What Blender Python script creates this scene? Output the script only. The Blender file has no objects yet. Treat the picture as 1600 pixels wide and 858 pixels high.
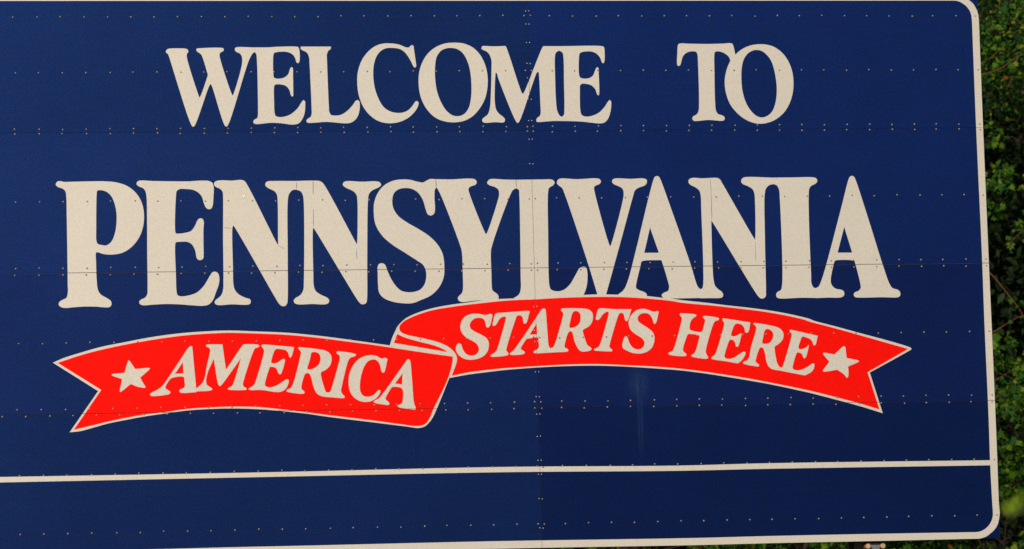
import bpy, bmesh, math, random
import numpy as np
from mathutils import Vector, Matrix
from mathutils.geometry import tessellate_polygon

# ---------------------------------------------------------------- camera, sky, sun
# metres; the sign face is the plane Y = 0, X to the right, Z up, ground at Z = 0
scene = bpy.context.scene
COL = scene.collection
CAM_LOC = (-3.20082, -24.58712, 1.60000)
CAM_ROT = ((0.99171946, 0.01000788, -0.12803264), (-0.12565499, -0.13026288, -0.98348483), (-0.02652050, 0.99142898, -0.12792669))
cd = bpy.data.cameras.new('camera')
cd.sensor_width = 36.0
cd.lens = 6000.0 * 36.0 / 1600.0
cd.clip_start = 0.1
cd.clip_end = 2000.0
cd.dof.use_dof = True
cd.dof.focus_distance = 25.0
cd.dof.aperture_fstop = 4.0
cam = bpy.data.objects.new('camera', cd)
COL.objects.link(cam)
cam.matrix_world = Matrix.Translation(Vector(CAM_LOC)) @ Matrix(CAM_ROT).to_4x4()
scene.camera = cam

SUN_ELEV = math.radians(22.0)
SUN_AZ = math.radians(-26.0)      # from the sign's normal (-Y), negative = towards -X (left)
sun_dir = Vector((math.sin(SUN_AZ) * math.cos(SUN_ELEV), -math.cos(SUN_AZ) * math.cos(SUN_ELEV), math.sin(SUN_ELEV)))
world = bpy.data.worlds.new('World')
scene.world = world
world.use_nodes = True
wn = world.node_tree
sky = wn.nodes.new('ShaderNodeTexSky')
sky.sky_type = 'NISHITA'
sky.sun_disc = False
sky.sun_elevation = SUN_ELEV
sky.sun_rotation = math.atan2(sun_dir.x, sun_dir.y)
sky.air_density = 1.2
sky.dust_density = 1.5
bgn = wn.nodes['Background']
bgn.inputs['Strength'].default_value = 0.05
wn.links.new(sky.outputs['Color'], bgn.inputs['Color'])
sd = bpy.data.lights.new('sun', 'SUN')
sd.energy = 3.4
sd.angle = math.radians(0.5)
sd.color = (1.0, 0.87, 0.70)
sun = bpy.data.objects.new('sun', sd)
COL.objects.link(sun)
sun.rotation_euler = sun_dir.to_track_quat('Z', 'Y').to_euler()
sun.location = (-10, -20, 12)

scene.view_settings.view_transform = 'Standard'
scene.view_settings.look = 'None'
scene.view_settings.exposure = 0.0
scene.view_settings.gamma = 1.0

# ---------------------------------------------------------------- measured outlines on the sign face (mm)
SHEETS = {
  'W of WELCOME': '-2224.2,6278.3 -2219.4,6289.7 -2211.8,6295.4 -2200.6,6298.2 -2093.5,6297 -2083.3,6291.2 -2078,6277.9 -2085.6,6267.5 -2089.5,6256.1 -2084.5,6218.1 -2015.5,5985.6 -2011,5976.1 -2005.3,5983.6 -1959.4,6108.6 -1955.5,6124.7 -1960.7,6146.5 -1987.2,6238.7 -1998,6260.6 -2019.2,6276.8 -2027.5,6286.3 -2023.6,6297.7 -2012.3,6299.6 -1860.1,6302.1 -1849.9,6297.3 -1851.1,6282.1 -1869.9,6271.7 -1876.7,6258.4 -1872.6,6227 -1801.8,5997 -1796.3,5988.5 -1790.5,5998.9 -1741.1,6155.3 -1730.7,6212.3 -1733,6245.6 -1745.7,6264.7 -1769.8,6277.1 -1777.1,6289.5 -1773.1,6302.8 -1761.8,6306.6 -1646.7,6304.4* -1647.3,6273.9* -1659.6,6267.3 -1683.7,6226.5 -1708.3,6160 -1830.4,5792.5 -1840.9,5783.1 -1851,5790.7 -1930.5,6051.6 -1937.8,6063 -1945.4,6054.5 -2044.7,5791.7 -2055,5783.3 -2064.2,5789.9 -2204.2,6245 -2210.5,6261.2 -2221.5,6270.7',
  'first E of WELCOME': '-1649.5,6304.9* -1555.8,6305.1 -1499.5,6308.8 -1377.5,6309.5 -1364.4,6306.6 -1358.1,6292.2 -1355.1,6254.1 -1355.5,6230.3 -1360.7,6205.5 -1368.3,6199.8 -1377.6,6205.6 -1386.4,6235.1 -1404.7,6260 -1434.5,6273.4 -1462.6,6276.3 -1500.2,6273.6 -1520.9,6267.9 -1526.8,6254.6 -1529.3,6121.4 -1525.8,6105.2 -1512.8,6098.5 -1484.7,6098.4 -1456.4,6106.8 -1432.6,6127.7 -1419.7,6163.8 -1410.1,6174.2 -1402.7,6168.5 -1401.8,6120.9 -1402.3,5997.3 -1402.5,5984.9 -1409.2,5979.3 -1416.6,5985 -1428,6024 -1448.2,6048.8 -1476.1,6058.4 -1508.8,6060.4 -1523,6054.8 -1527,6040.5 -1528.1,5931.3 -1526.4,5874.4 -1519.3,5852.6 -1498.8,5844.9 -1470.7,5845.7 -1423.6,5861.6 -1376,5902.2 -1349,5942.9 -1337.5,5955.2 -1328.2,5949.5 -1325.9,5921 -1332.7,5864 -1349.4,5826.1 -1368.5,5804.4 -1392.1,5796 -1424.9,5795.2 -1471.6,5802.1 -1546.3,5807.2 -1647.4,5799.2 -1661.3,5804 -1665.8,5816.3 -1658.1,5828.6 -1641.1,5837 -1635.2,5855.9 -1633.6,5889.1 -1635,6226.3 -1639.1,6262.5 -1650.1,6275.8*',
  'L of WELCOME': '-1348.5,6301.8 -1347.4,6309.4* -1150,6308.9* -1153.1,6293.6 -1169.4,6279.4 -1178.3,6255.5 -1178.2,6215.5 -1172.2,5910.8 -1170.1,5877.5 -1159.2,5857.5 -1133,5852.6 -1095.4,5857.2 -1052.5,5883.6 -1014,5924.3 -997.5,5948 -985.1,5954.7 -973.1,5946 -970,5914.6 -977.6,5867.1 -997.2,5829.1 -1030.6,5805.5 -1068.3,5801 -1115.2,5805 -1190.2,5811.1 -1305.7,5805 -1316.9,5808.9 -1320.4,5820.3 -1313.7,5830.7 -1292.7,5844.8 -1285.8,5863.8 -1285.1,5901.8 -1292.3,6196.7 -1295.2,6239.6 -1307.8,6268.3 -1335.7,6284.6 -1347.7,6293.2',
  'C of WELCOME': '-615.7,6317.5 -609,6309.3 -607.1,6290.6 -595.5,6194.6 -594.7,6177.1 -604.2,6167.8 -613.2,6177.2 -629.7,6212.3 -663.2,6265 -697.3,6290.8 -743.3,6299.1 -789.6,6296.9 -824.6,6279.4 -854.3,6242.1 -872.8,6183.8 -877.8,6113.8 -870.3,6038 -848.8,5968.1 -815.5,5909.7 -775.8,5880.4 -730,5868.6 -689.6,5870.7 -654.6,5885.7 -625.1,5914.7 -604.8,5943.7 -593.2,5946 -585.3,5937.8 -588.2,5914.5 -608.6,5879.6 -650,5839.1 -708.3,5810.3 -777.7,5800.1 -846.5,5813.3 -903.2,5851.9 -947.9,5910.3 -975,5986 -983.7,6067.6 -977.4,6143.3 -952.9,6213.2 -911.3,6271.5 -858.5,6312.2 -812,6327.3 -765.7,6329.5 -708.1,6322.4 -656.5,6302.4 -639.2,6302.3 -627.4,6314',
  'first O': '-337.3,6333.2 -279.4,6327.2 -222,6302.5 -176.6,6257.8 -143.5,6193.3 -127.8,6123 -127.3,6052.7 -143.4,5970.9 -180,5901 -233.6,5842.9 -292.3,5812.9 -362,5803.9 -431.1,5814.7 -488.2,5844.1 -538.8,5902.6 -569.5,5972.7 -581.4,6054.4 -576,6136.2 -552.4,6206.2 -512.8,6264.6 -459.7,6305.4 -401.2,6327.5;-361.4,6298.1 -326.7,6292.2 -286.8,6264 -253.6,6199.5 -238.1,6123.3 -234.4,6041.4 -238.5,5971.3 -255.3,5901.3 -285.3,5860.6 -320.4,5845.6 -360.8,5849.3 -400.6,5878.7 -434,5931.3 -461.1,6007.3 -471.9,6089.1 -471.1,6170.9 -457.8,6241 -425.5,6281.9 -390.4,6295.9',
  'M of WELCOME': '-160.4,6301.1 -156.7,6309.3 -140.4,6310.5 -82.4,6308 -3.2,6310.1* 4.6,6296 95.6,6001.6 103.5,5991 111.9,6001.5 241.3,6300.1 248.5,6308.4* 354.8,6308.1* 351.6,6278.7* 330.2,6264.7 322.3,6233 320,6109.7 322,5933.9 328.5,5875.3 345.1,5843.6 358.9,5836.5* 358.1,5809.6* 299.9,5809.9 206.6,5803.4 191.5,5804.6 187.2,5817.5 195.7,5832.6 211.1,5843.1 217.5,5861.8 217.2,5934.3 213,6121.8 210,6137.1 201.7,6133.6 191.9,6116 76.5,5809.9 64.5,5797.1 53.2,5808.8 -57.6,6099.3 -66.1,6130.9 -71.9,6131 -74.6,6116.9 -82.1,6005.8 -82.8,5935.6 -75.9,5888.9 -56.9,5859.6 -30.8,5838.4 -19.5,5824.4 -21.1,5809.2 -29.4,5802.2 -83.9,5803.7 -153.6,5800.5 -167.3,5807.6 -168,5825.1 -155,5836.7 -131.3,5856.4 -116.2,5900.7 -110,5959.1 -98.8,6169.7 -98.7,6216.6 -112.7,6257.6 -135.5,6277.6 -152.7,6284.7 -161.8,6291.8',
  'last E of WELCOME': '352.4,6308.1* 642.5,6306.2 650.6,6300.3 653.5,6279.1 650.1,6206.2 643.9,6193.2 634.6,6198 621.6,6232.1 593.2,6261.6 558.4,6272.3 511.5,6270.1 490.2,6261.9 483.9,6244.3 479.1,6120.9 485.5,6099.7 506.3,6091.5 547.3,6094.8 571.2,6111.2 590,6152.3 600.9,6167.5 609,6161.6 610.1,6120.5 609.8,5994.8 605.9,5979.6 597.8,5981.9 583.7,6020.7 557.6,6046.7 522.8,6056.2 495.9,6056.3 483.9,6044.6 481.9,6015.3 481.3,5874.6 489.9,5848.8 516.4,5838.1 557.4,5842.6 604.8,5864.7 640.9,5899.7 663,5932.4 677.5,5947.6 686.5,5938.2 686.8,5908.8 678.4,5862 661.9,5821 637.9,5797.7 608.5,5792 556.1,5796.9 474.6,5805.5 355.8,5809.6* 356.6,5836.6* 370.9,5849.4 375.5,5886.8 377.8,6050.8 379.3,6226.9 373.4,6264.6 351.6,6278.7*',
  'T of TO': '1143.5,6309.8 1148.6,6320.2 1162.3,6324.9 1206.2,6323.2 1326,6320.5 1446.2,6322.7 1494.3,6325.7 1508.6,6321.7 1517.5,6300.8 1526.8,6244.7* 1514.5,6212.7* 1493.5,6207.1* 1483.1,6232.8 1459.9,6254.5 1428.3,6268.2 1404.4,6270.7 1389.8,6265.1 1386,6249.1 1382.5,6121 1380.6,5921.3 1384.5,5873.4 1398.1,5851 1425.8,5841.3 1439,5831.7 1440.9,5817.3 1432.6,5807 1412.6,5805.5 1332.9,5811.5 1237,5805.6 1227.7,5812 1225,5826.3 1232.5,5837.4 1252.8,5847.7 1267.1,5870 1272.8,5921.8 1274.9,6201.4 1273.3,6249.4 1266.6,6265.4 1252.4,6271.1 1216.4,6268 1192,6256 1175.4,6237.7 1165,6209.7 1156.9,6181.7 1145.4,6173 1136,6179.4 1134.4,6201.8 1138.6,6257.8',
  'O of TO': '1702.6,6318 1758.6,6310.7 1806,6289.7 1852.8,6247.8 1886.9,6191.5 1906.3,6127.3 1911.2,6063.2 1903.7,5991.1 1882.9,5927.1 1847,5867.3 1797.2,5822 1740.2,5794.3 1679.7,5784.2 1620.1,5794.9 1565,5823.1 1518.5,5864.8 1480.3,5916.9 1457,5984.9 1449.1,6056.8 1457.7,6120.8 1477.2,6176.8 1498.6,6216.7 1526.9,6248.7 1573.1,6284.7 1630.1,6309.4;1673.2,6279.6 1701.1,6273.9 1732.4,6252.2 1763.1,6212 1781.3,6159.8 1792.6,6095.6 1797.6,6031.5 1793.7,5967.5 1780.3,5907.6 1758.7,5863.7 1725.6,5835.9 1689.2,5826.5 1653.6,5837.8 1614.9,5876.3 1584.8,5932.4 1567.2,6000.4 1562,6080.4 1567.2,6160.5 1582.7,6216.5 1612.2,6256.5 1644.9,6274.9',
  'P of PENNSYLVANIA': '-2943.2,5410 -2939.7,5422.8 -2926.9,5433.2 -2886.9,5428.2 -2829.7,5429 -2726.5,5430.6 -2623.3,5429.9 -2554.5,5422.4 -2485.9,5398.6 -2429.1,5351.4 -2393.2,5287 -2380.5,5211 -2388.5,5129.5 -2415.9,5059.8 -2462.6,5002.1 -2520.5,4965.4 -2589.4,4953.3 -2640.9,4957.2 -2686.5,4969.3 -2692.3,4961.2 -2691.8,4911.3 -2688.8,4783.6 -2681.6,4725.6 -2664.8,4696.5 -2627.4,4672.9 -2602.4,4655.2 -2595.8,4634.3 -2604.1,4617 -2622.4,4611.5 -2690.9,4616.9 -2759.4,4618.8 -2839.3,4615 -2890.7,4611 -2921.4,4618.3 -2933.7,4635.8 -2927.8,4650.7 -2907.2,4664.4 -2884.2,4675.7 -2874.8,4704.5 -2874,4774 -2875.4,5238.3 -2876.6,5331.4 -2881.9,5366.4 -2898.9,5384 -2929.7,5395.9;-2681.6,5353.3 -2678,5369.6 -2664.2,5373 -2624.1,5364.5 -2590.1,5335.1 -2567.8,5282.5 -2557.1,5224.1 -2558.1,5154.2 -2570.5,5084.5 -2591.7,5038.1 -2622.9,5014 -2651.6,5015.4 -2680.1,5025 -2687.8,5044.8 -2688,5120.4',
  'E of PENNSYLVANIA': '-2424.8,5408.6 -2422.3,5423.8 -2404.9,5433 -2324.4,5430.1 -2093.9,5426.2 -2013,5430.3 -1961.1,5427.6 -1938.2,5415.7 -1929.4,5388.7 -1931.6,5324.4 -1937.1,5271.7 -1946.7,5248.4 -1961.8,5242.7 -1979,5251 -1992.4,5278 -2006.7,5324.9 -2031.6,5354.4 -2065.9,5371 -2106.2,5376 -2146.6,5376.3 -2167.6,5363.5 -2172.6,5337.9 -2181.9,5104.4 -2177.5,5088 -2156.9,5085.5 -2116.5,5091 -2081.7,5101.2 -2055.9,5132.5 -2034.4,5175.5 -2019.3,5184.7 -2003.2,5178.8 -1996.6,5161.2 -1999.7,5114.5 -2001.4,5009.5 -2001.2,4951.2 -2005.1,4922.1 -2021.4,4911.8 -2038.6,4915.4 -2047.6,4930.7 -2054.9,4975 -2077.3,5016 -2105.9,5031.4 -2157.7,5031.9 -2178.4,5028.6 -2183.3,5011.2 -2181.6,4824.9 -2178.7,4708.7 -2172.2,4685.4 -2151.6,4678.2 -2105.6,4682.3 -2047.8,4702.6 -2001,4747.5 -1965.5,4805.3 -1947.8,4830.7 -1930.4,4836.3 -1911,4825.7 -1902.4,4793 -1908.9,4746.5 -1926.9,4700.2 -1945,4653.8 -1974.3,4622.8 -2014.7,4615.1 -2072.1,4618.1 -2163.9,4626.1 -2244.2,4629.3 -2336.1,4625.7 -2393.4,4622.8 -2413.9,4630 -2419.4,4645.1 -2410.1,4657.8 -2381.2,4672.5 -2367.2,4693.3 -2364.3,4733.8 -2363.6,4943 -2361.4,5175.9 -2362.7,5327.6 -2369.1,5362.7 -2382.6,5382.6 -2411.2,5395.7',
  'first N of PENNSYLVANIA': '-1925.1,5399.2 -1926,5415.7 -1910.7,5427.3 -1870.2,5431.7 -1812.4,5428.9 -1754.4,5433.2 -1731.3,5427.2 -1714.4,5404.8 -1530.2,5022.7 -1518.9,5003.9* -1519.2,5051.9 -1517.1,5286.1 -1520.9,5333 -1535.5,5356.6 -1575.7,5378 -1592.9,5392.2 -1594.9,5409.8 -1580.7,5422.6 -1545.9,5424.7 -1394.9,5423.7* -1396,5367.3* -1419.3,5363.9 -1440.6,5341.8 -1450.6,5303.2 -1458.8,4934.4 -1464.2,4654.4 -1468.2,4625.3 -1482.4,4608 -1503.2,4608.3 -1520.3,4622.4 -1537.1,4649.4 -1796.8,5122.1 -1808.1,5136.2* -1813.1,5118.7 -1813.9,4867.8 -1812.5,4751.3 -1803.8,4716.3 -1779,4686.9 -1733.2,4663.2 -1708,4654.7 -1702.5,4639.6 -1708.5,4624.5 -1728.3,4618.9 -1826.2,4622.3 -1912.7,4618.6 -1932.1,4627 -1935.3,4642.1 -1923.6,4655.9 -1894.4,4680 -1879.9,4717.1 -1876.6,4775.3 -1874.2,5055 -1869.7,5323.9 -1871.5,5353.2 -1885,5373.2 -1914.8,5388.6',
  'second N of PENNSYLVANIA': '-1394.9,5423.7* -1290.2,5425.3 -1243.7,5422.6 -1226.4,5413.1 -1209.4,5391.8 -1019.1,5024 -1007.9,5004* -1004.6,5047.3 -999.3,5293.8 -1004.4,5329.2 -1023.7,5352.8 -1073.3,5377.9 -1091.6,5394.5 -1089,5409.8 -1074.8,5419.1 -964,5416 -870.5,5417.7 -849.7,5410.4 -841.8,5395.1 -853.8,5381 -901.1,5357.8 -922.6,5334.4 -929.1,5305.1 -943.1,4929.5 -950.4,4648.8 -955.6,4623.2 -969.7,4614 -987.2,4614.2 -1004.3,4629.5 -1021.1,4655.4 -1279.2,5102.5 -1289.3,5117.8* -1293.2,5096.7 -1295.4,4816 -1293.5,4734.2 -1281.4,4702.6 -1247.1,4677.7 -1206.9,4657.4 -1195.7,4639.8 -1204.1,4622.4 -1225.2,4615.7 -1306.2,4618.9 -1398.9,4617.6 -1419.6,4626 -1426.2,4642.3 -1415.5,4657.4 -1380.3,4680.3 -1362.3,4711.6 -1357.9,4758.2 -1348.6,5296.5 -1353.7,5331.8 -1367.2,5355.3 -1396,5367.3*',
  'S of PENNSYLVANIA': '-544.4,5420.1 -520.7,5430.6 -482,5429.1* -483.3,5374.8* -491.9,5358.4 -495.6,5301.8 -493.5,5242.9 -499.1,5205.2 -520.6,5190.1 -541.5,5198.5 -554.7,5231.6 -570.9,5290.6 -599.1,5337.9 -639.4,5365.3 -686.1,5372.7 -727.2,5364.8 -759.4,5339.1 -772.2,5292.1 -765.2,5239.1 -737,5191.8 -685.4,5150.2 -604.6,5102.5 -535.5,5054.9 -484.1,5001.5 -450.6,4936.6 -442,4854.3 -448.4,4784 -479.2,4719.8 -533.1,4667.7 -603.9,4635.7 -645.1,4619.7 -686.1,4615.5 -779,4627.1 -842.5,4653.5 -870.8,4688.9 -876.7,4741.5 -877.4,4811.8 -876.4,4858.6 -866.7,4876.1 -846.8,4880.6 -828.4,4869.8 -815.2,4834.6 -793,4781.6 -759.3,4728.6 -725,4699 -684.4,4689.2 -643.5,4691.1 -602.3,4705.9 -574.6,4738.4 -561.8,4785.1 -564.2,4832.1 -580.9,4867.4 -621.1,4897.1 -701.7,4950.7 -782.2,5004.3 -845,5063.5 -884.3,5134.3 -894.3,5210.7 -889.2,5281.2 -862.1,5345.8 -820.2,5392.6 -761,5421.6 -702.3,5429.4 -655.6,5426.8 -597.3,5412.2 -568.1,5408.5',
  'Y of PENNSYLVANIA': '-482,5429.1* -385.8,5427.3 -244.6,5431 -223.7,5423.8 -215.9,5406 -224.5,5390.7 -257.7,5379.1 -271,5365 -268.1,5341.4 -171.4,5077.6 -163.5,5064.6 -154.9,5077.5 -83.9,5275.1 -70.8,5328.1 -75.9,5357.7 -99,5375.6 -131.6,5386.5 -147.7,5402 -139,5419.6 -121.2,5427.8 -32.9,5423.6 46.1,5421.9* 44.6,5366.3* 21.9,5354.6 -0.4,5315.8 -126.8,4986.5 -134.9,4945.4 -135,4804.3 -134.8,4722.1 -130.8,4696.2 -105.5,4674.8 -94.1,4662.9 -91.5,4630.1* -147.9,4626* -206.4,4631.3 -265,4627.3 -329.6,4621 -350.5,4628.2 -359.4,4644.7 -352,4659.9 -331.6,4679.6 -323.9,4706.5 -322.6,4806.2 -324.9,4947.2 -332.3,4982.5 -471.9,5362.9 -483.3,5374.8*',
  'L of PENNSYLVANIA': '43.7,5421.9* 226.8,5423 274,5422.7 291.5,5414.3 297,5398.8 284.7,5382.3 260.6,5367.1 252.9,5343.5 244.3,5036.2 240.6,4777 243.8,4724 253.6,4696.8 294.5,4684.6 336,4693.6 378.3,4728.5 415.4,4787 446.3,4836.2 464.3,4844.2 484.3,4842.9 494.4,4821.5 494.6,4750.8 483.6,4697.9 467.2,4659.2* 440.7,4640.7* 16.6,4632.4* 5.1,4641.9* 41,4666.2 53.6,4696.6 56.5,4802.4 62.2,5321.2 59.6,5354.4 42.2,5366.3*',
  'V of PENNSYLVANIA': '313,5395.2 314.7,5414.1 331.6,5427 443.9,5422.7 574.5,5427.7 595.6,5421.7 603.5,5406.2 594.7,5390.8 567.1,5379.1 557.3,5367.3 557.9,5347.2 644.5,4993.7 652.3,4978.2 659.9,4993.5 741.7,5268.7 751.9,5328 744.5,5357.7 721.2,5373.3 690.7,5386.6 676.9,5402.1 681,5417.5 699,5425.7 799.9,5422.6 889.2,5424.4 906.8,5415.9 908.7,5400.5 896.1,5380.4 851.6,5362.9 827.2,5345.2 814.3,5309.7 715.3,4984.7 614.3,4657.7* 613.8,4643.5* 559.5,4644.1* 557.7,4661.8* 501.1,4868.6 355.2,5342.7 344.1,5366.5 324.4,5380.9',
  'first A of PENNSYLVANIA': '951.9,5414.4 960.9,5433.4 975.4,5440.4 989.5,5435.6 998.5,5418.9 1066.9,5212.8 1180.3,4856.1 1223,4707.8 1237.9,4689.9* 1240.7,4630.8* 1143.1,4629.5 1048.1,4629.4 1006.6,4629.8 989.1,4638.3 982.4,4653.7 995.9,4666.5 1026,4680.4 1033.9,4703.9 1027.9,4739.4 996.1,4857.9 987.3,4881.7 967.2,4883 872.1,4880.4 856.5,4874.6 847.2,4841.7 816.3,4723.9 815.5,4700.3 836.4,4685.9 873.9,4670.2 885.2,4654.7 882.5,4643* 882.2,4634.7* 693.2,4648.6* 695.9,4660.3* 732.3,4689.4 761.4,4748.1 820.9,4948.3 914.7,5291.1;919.4,5098.9* 972.4,4935* 966.4,4931.6* 876.1,4932.4*',
  'third N of PENNSYLVANIA': '1184.5,5398.5 1189.9,5416.4 1209.3,5425.7 1280.9,5422.9 1376.5,5424.6 1394.2,5416.1 1405.5,5397 1602.2,5033.7 1615.8,5012.2* 1619.1,5035.9 1624.6,5261.9 1621.9,5321.5 1610.9,5347.8 1578.1,5369.5 1545.1,5384.1 1536.1,5402 1543.9,5419.9 1562.2,5428.1 1747.9,5424.4* 1752.4,5381.4* 1722.1,5373.3 1700.9,5350.8 1691.2,5315.1 1682.1,5023.5 1676.6,4667.5 1674.3,4638 1659.5,4623.9 1641.6,4622.9 1626.5,4634.9 1607.1,4662.4 1340.1,5125 1328.8,5141.8* 1328.1,5121.6 1326.8,4836.9 1330,4754 1338.1,4712.5 1357.6,4688.7 1380.8,4670.7 1390.9,4652.8 1385.5,4635.2 1371,4629.4 1302,4629 1236.5,4628.5* 1237.3,4688.8* 1253,4693.3 1259.6,4713.4 1264.9,4837.5 1264.1,5205.3 1262.8,5312.3 1254.3,5342.1 1225.2,5366.1 1198.2,5379.4',
  'I of PENNSYLVANIA': '1747.9,5424.4* 1880,5424.7 2024.3,5423.7 2042.1,5416.4 2047.5,5399.7 2037.3,5384.2 2004.2,5366.5 1991.5,5348.7 1986.7,5318.8 1981.3,5139.9 1982.5,4783 1983.6,4717.7 1997.1,4691.4 2014.9,4686.5* 2016.1,4622.4* 1910.7,4624.7 1761,4622.8 1747,4631.2 1744.1,4649 1751.7,4663.2 1777.4,4678.3 1785.6,4707.9 1792.5,4832.4 1791.3,5296.4 1788.2,5344.2 1776,5370.5 1752.4,5381.4*',
  'last A of PENNSYLVANIA': '2257.5,5407.8 2267.9,5426.9 2281.4,5432.7 2294.4,5426.7 2303.4,5409.8 2386.4,5124.6 2465.6,4837.7 2508.5,4706.2 2525.7,4682.3 2561.3,4670 2576.3,4652 2575.6,4634.2 2563,4622.4 2451,4622.4 2294.6,4621.7 2270.7,4625.6 2262.8,4639.9 2269.4,4655.3 2296.3,4666.9 2311.4,4684.5 2310.2,4714.3 2282.6,4841.8 2276.3,4863.3 2262,4869.4 2153.9,4870.4 2144,4864.6 2131.8,4829 2113.1,4746 2114.4,4716.3 2129.1,4692.4 2146.7,4681.5 2188.3,4671.6 2199.7,4656 2196.6,4635.9 2174.5,4624.2 2090.5,4624 2012.4,4621.3* 2006.5,4686.6* 2027.2,4695.8 2049,4734.8 2196.6,5203.8 2245.2,5370.8;2216.5,5092.6* 2262.9,4923* 2258,4920.6* 2165.4,4921.5*',
  'star before AMERICA': '-2490.5,4268.4 -2486.1,4263.7 -2450.6,4211.2* -2362.7,4217.3 -2356.4,4214.5 -2419.7,4156* -2404.8,4125.7 -2387.1,4093.5 -2390.8,4089.9 -2441.3,4098.8 -2479.1,4115.7* -2544.8,4066.5 -2550.2,4065.6 -2535.6,4147.5* -2598.5,4172.1 -2601.1,4178.5 -2519.6,4188.4* -2495.1,4263.8',
  'first A of AMERICA': '-2105.9,4347.6 -2094.9,4354.8 -2084.1,4352* -2072.8,4203.4 -2062.9,4079.8* -2063.3,4057* -2147.7,4052.7 -2165.8,4056.6 -2172,4067.7 -2165.5,4076.7 -2142.7,4085.5 -2135.2,4099.1 -2137.5,4131.1 -2141.6,4155.9 -2223.3,4147.8 -2237.2,4132.5 -2258.6,4096.3 -2258.7,4084.4 -2242.6,4071.4 -2228.3,4059.3 -2233.9,4048.4 -2252.1,4043.2 -2340.9,4035.3 -2355.4,4039.2 -2357.9,4050.2 -2346.9,4058.2 -2315,4074.2 -2278.4,4101.1 -2241.4,4150.8 -2157.9,4273.2;-2145.6,4252* -2143,4180.6* -2198.4,4175.8*',
  'M of AMERICA': '-1994.9,4352.7 -1993,4362.7 -1982,4364.4 -1890.1,4363.3* -1883,4301.7 -1870.1,4198.9* -1760.9,4355.3 -1754.4,4360.7 -1665,4358.7 -1653.3,4353 -1658,4343 -1679.1,4335.9 -1691.3,4317.7 -1755.6,4135.1 -1762.5,4107.7 -1759.2,4089.4 -1741.2,4077.2 -1740.4,4069.9 -1747.7,4067.2 -1855,4070.6 -1861.3,4076.1 -1833.7,4095 -1819.6,4122.2 -1772.3,4272.8* -1901.8,4100.5 -1911,4094.2 -1919.1,4100.7 -1947.2,4270.5* -1986.8,4184 -1998.6,4129.3 -1992.7,4101.7 -1965.7,4083.1 -1960.4,4073.8 -1967.8,4067.5 -2063.2,4061.6* -2062.9,4079.8* -2038.1,4100.5 -2014.9,4129.5 -2005.4,4156.8 -1995.4,4211.6 -1975.9,4293.8 -1969.8,4330.4 -1979.6,4344.2 -1991.4,4349',
  'E of AMERICA': '-1639.9,4349.1 -1636.1,4358.3 -1624.2,4359.1 -1429.9,4340.1* -1432.9,4323.6 -1447.5,4279.6 -1455,4271.5 -1461.3,4276.1 -1467.2,4301 -1483.3,4319.6 -1519.7,4328.3 -1542.5,4329.6 -1554.6,4320.5 -1578.8,4247.3 -1578,4240 -1562.5,4236.1 -1539.6,4240.4 -1516.5,4255.7 -1498.1,4264.7 -1490,4257.2 -1494.1,4232.5 -1511.6,4177.6 -1518.2,4165.8 -1530,4166.9 -1536.2,4178 -1544.9,4201 -1563,4212.3 -1585.8,4212.6 -1592.4,4201.6 -1619.5,4114.9 -1621.7,4096.6 -1611,4085.4 -1583.6,4082.3 -1542.3,4095.5 -1505.4,4117.9 -1482.3,4131.4 -1470.5,4129.4 -1468,4117.4 -1478.6,4085.4 -1497.3,4062.8 -1524.9,4051.2 -1561.4,4051.8 -1643.2,4064.8 -1720.7,4066.8 -1726.9,4072.4 -1720.4,4079.6 -1692.8,4097.6 -1683.3,4115.8 -1625.2,4303 -1623.1,4321.4 -1629.2,4335.2',
  'R of AMERICA': '-1403.5,4332.4 -1398.8,4339.7 -1386.9,4338.6 -1245.3,4319.4 -1213.5,4307 -1192.9,4283.7 -1188.9,4251.5 -1199.7,4219.4 -1225,4192.2 -1257.4,4174.2 -1260.4,4160.5 -1236.7,4063.7 -1228,4045.3 -1214.3,4042.3* -1214.9,4013* -1251.4,4018.1 -1278.6,4029.5 -1296.5,4050.8 -1309.6,4083.1 -1322.2,4138.4 -1332.7,4164.2 -1347.2,4170.8 -1360.1,4166.4 -1387.3,4084.2 -1385.8,4067.6 -1369.6,4051.8 -1368,4042.6 -1376.3,4037.2 -1470.2,4048.7 -1482,4053.4 -1481.8,4062.6 -1456,4076 -1441.8,4098.7 -1387.8,4290.8 -1385.6,4309.2 -1396.3,4323.1;-1312.5,4305.5 -1291.4,4306.2 -1268.7,4293.9 -1260,4270.8 -1265.2,4238.7 -1284.1,4213.2 -1311.9,4197.9 -1339.4,4193.7 -1345.7,4200.2 -1329,4257.9 -1319,4299.1',
  'I of AMERICA': '-1155.8,4301.7 -1149.2,4309.9 -1135.5,4308.8 -1039.4,4291.9 -1030.4,4286.3 -1035.2,4277.1 -1067.5,4265.6 -1079.8,4250.1 -1126.5,4080.6 -1131.6,4053.1 -1122.9,4030 -1109.5,4016.1 -1110.6,4006.9 -1123.5,4005.2 -1214.9,4013* -1216.1,4042.3* -1203.2,4046.7 -1195.5,4063.2 -1141.5,4237.1 -1134.5,4269.2 -1140.5,4284.9 -1152.3,4292.4',
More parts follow.
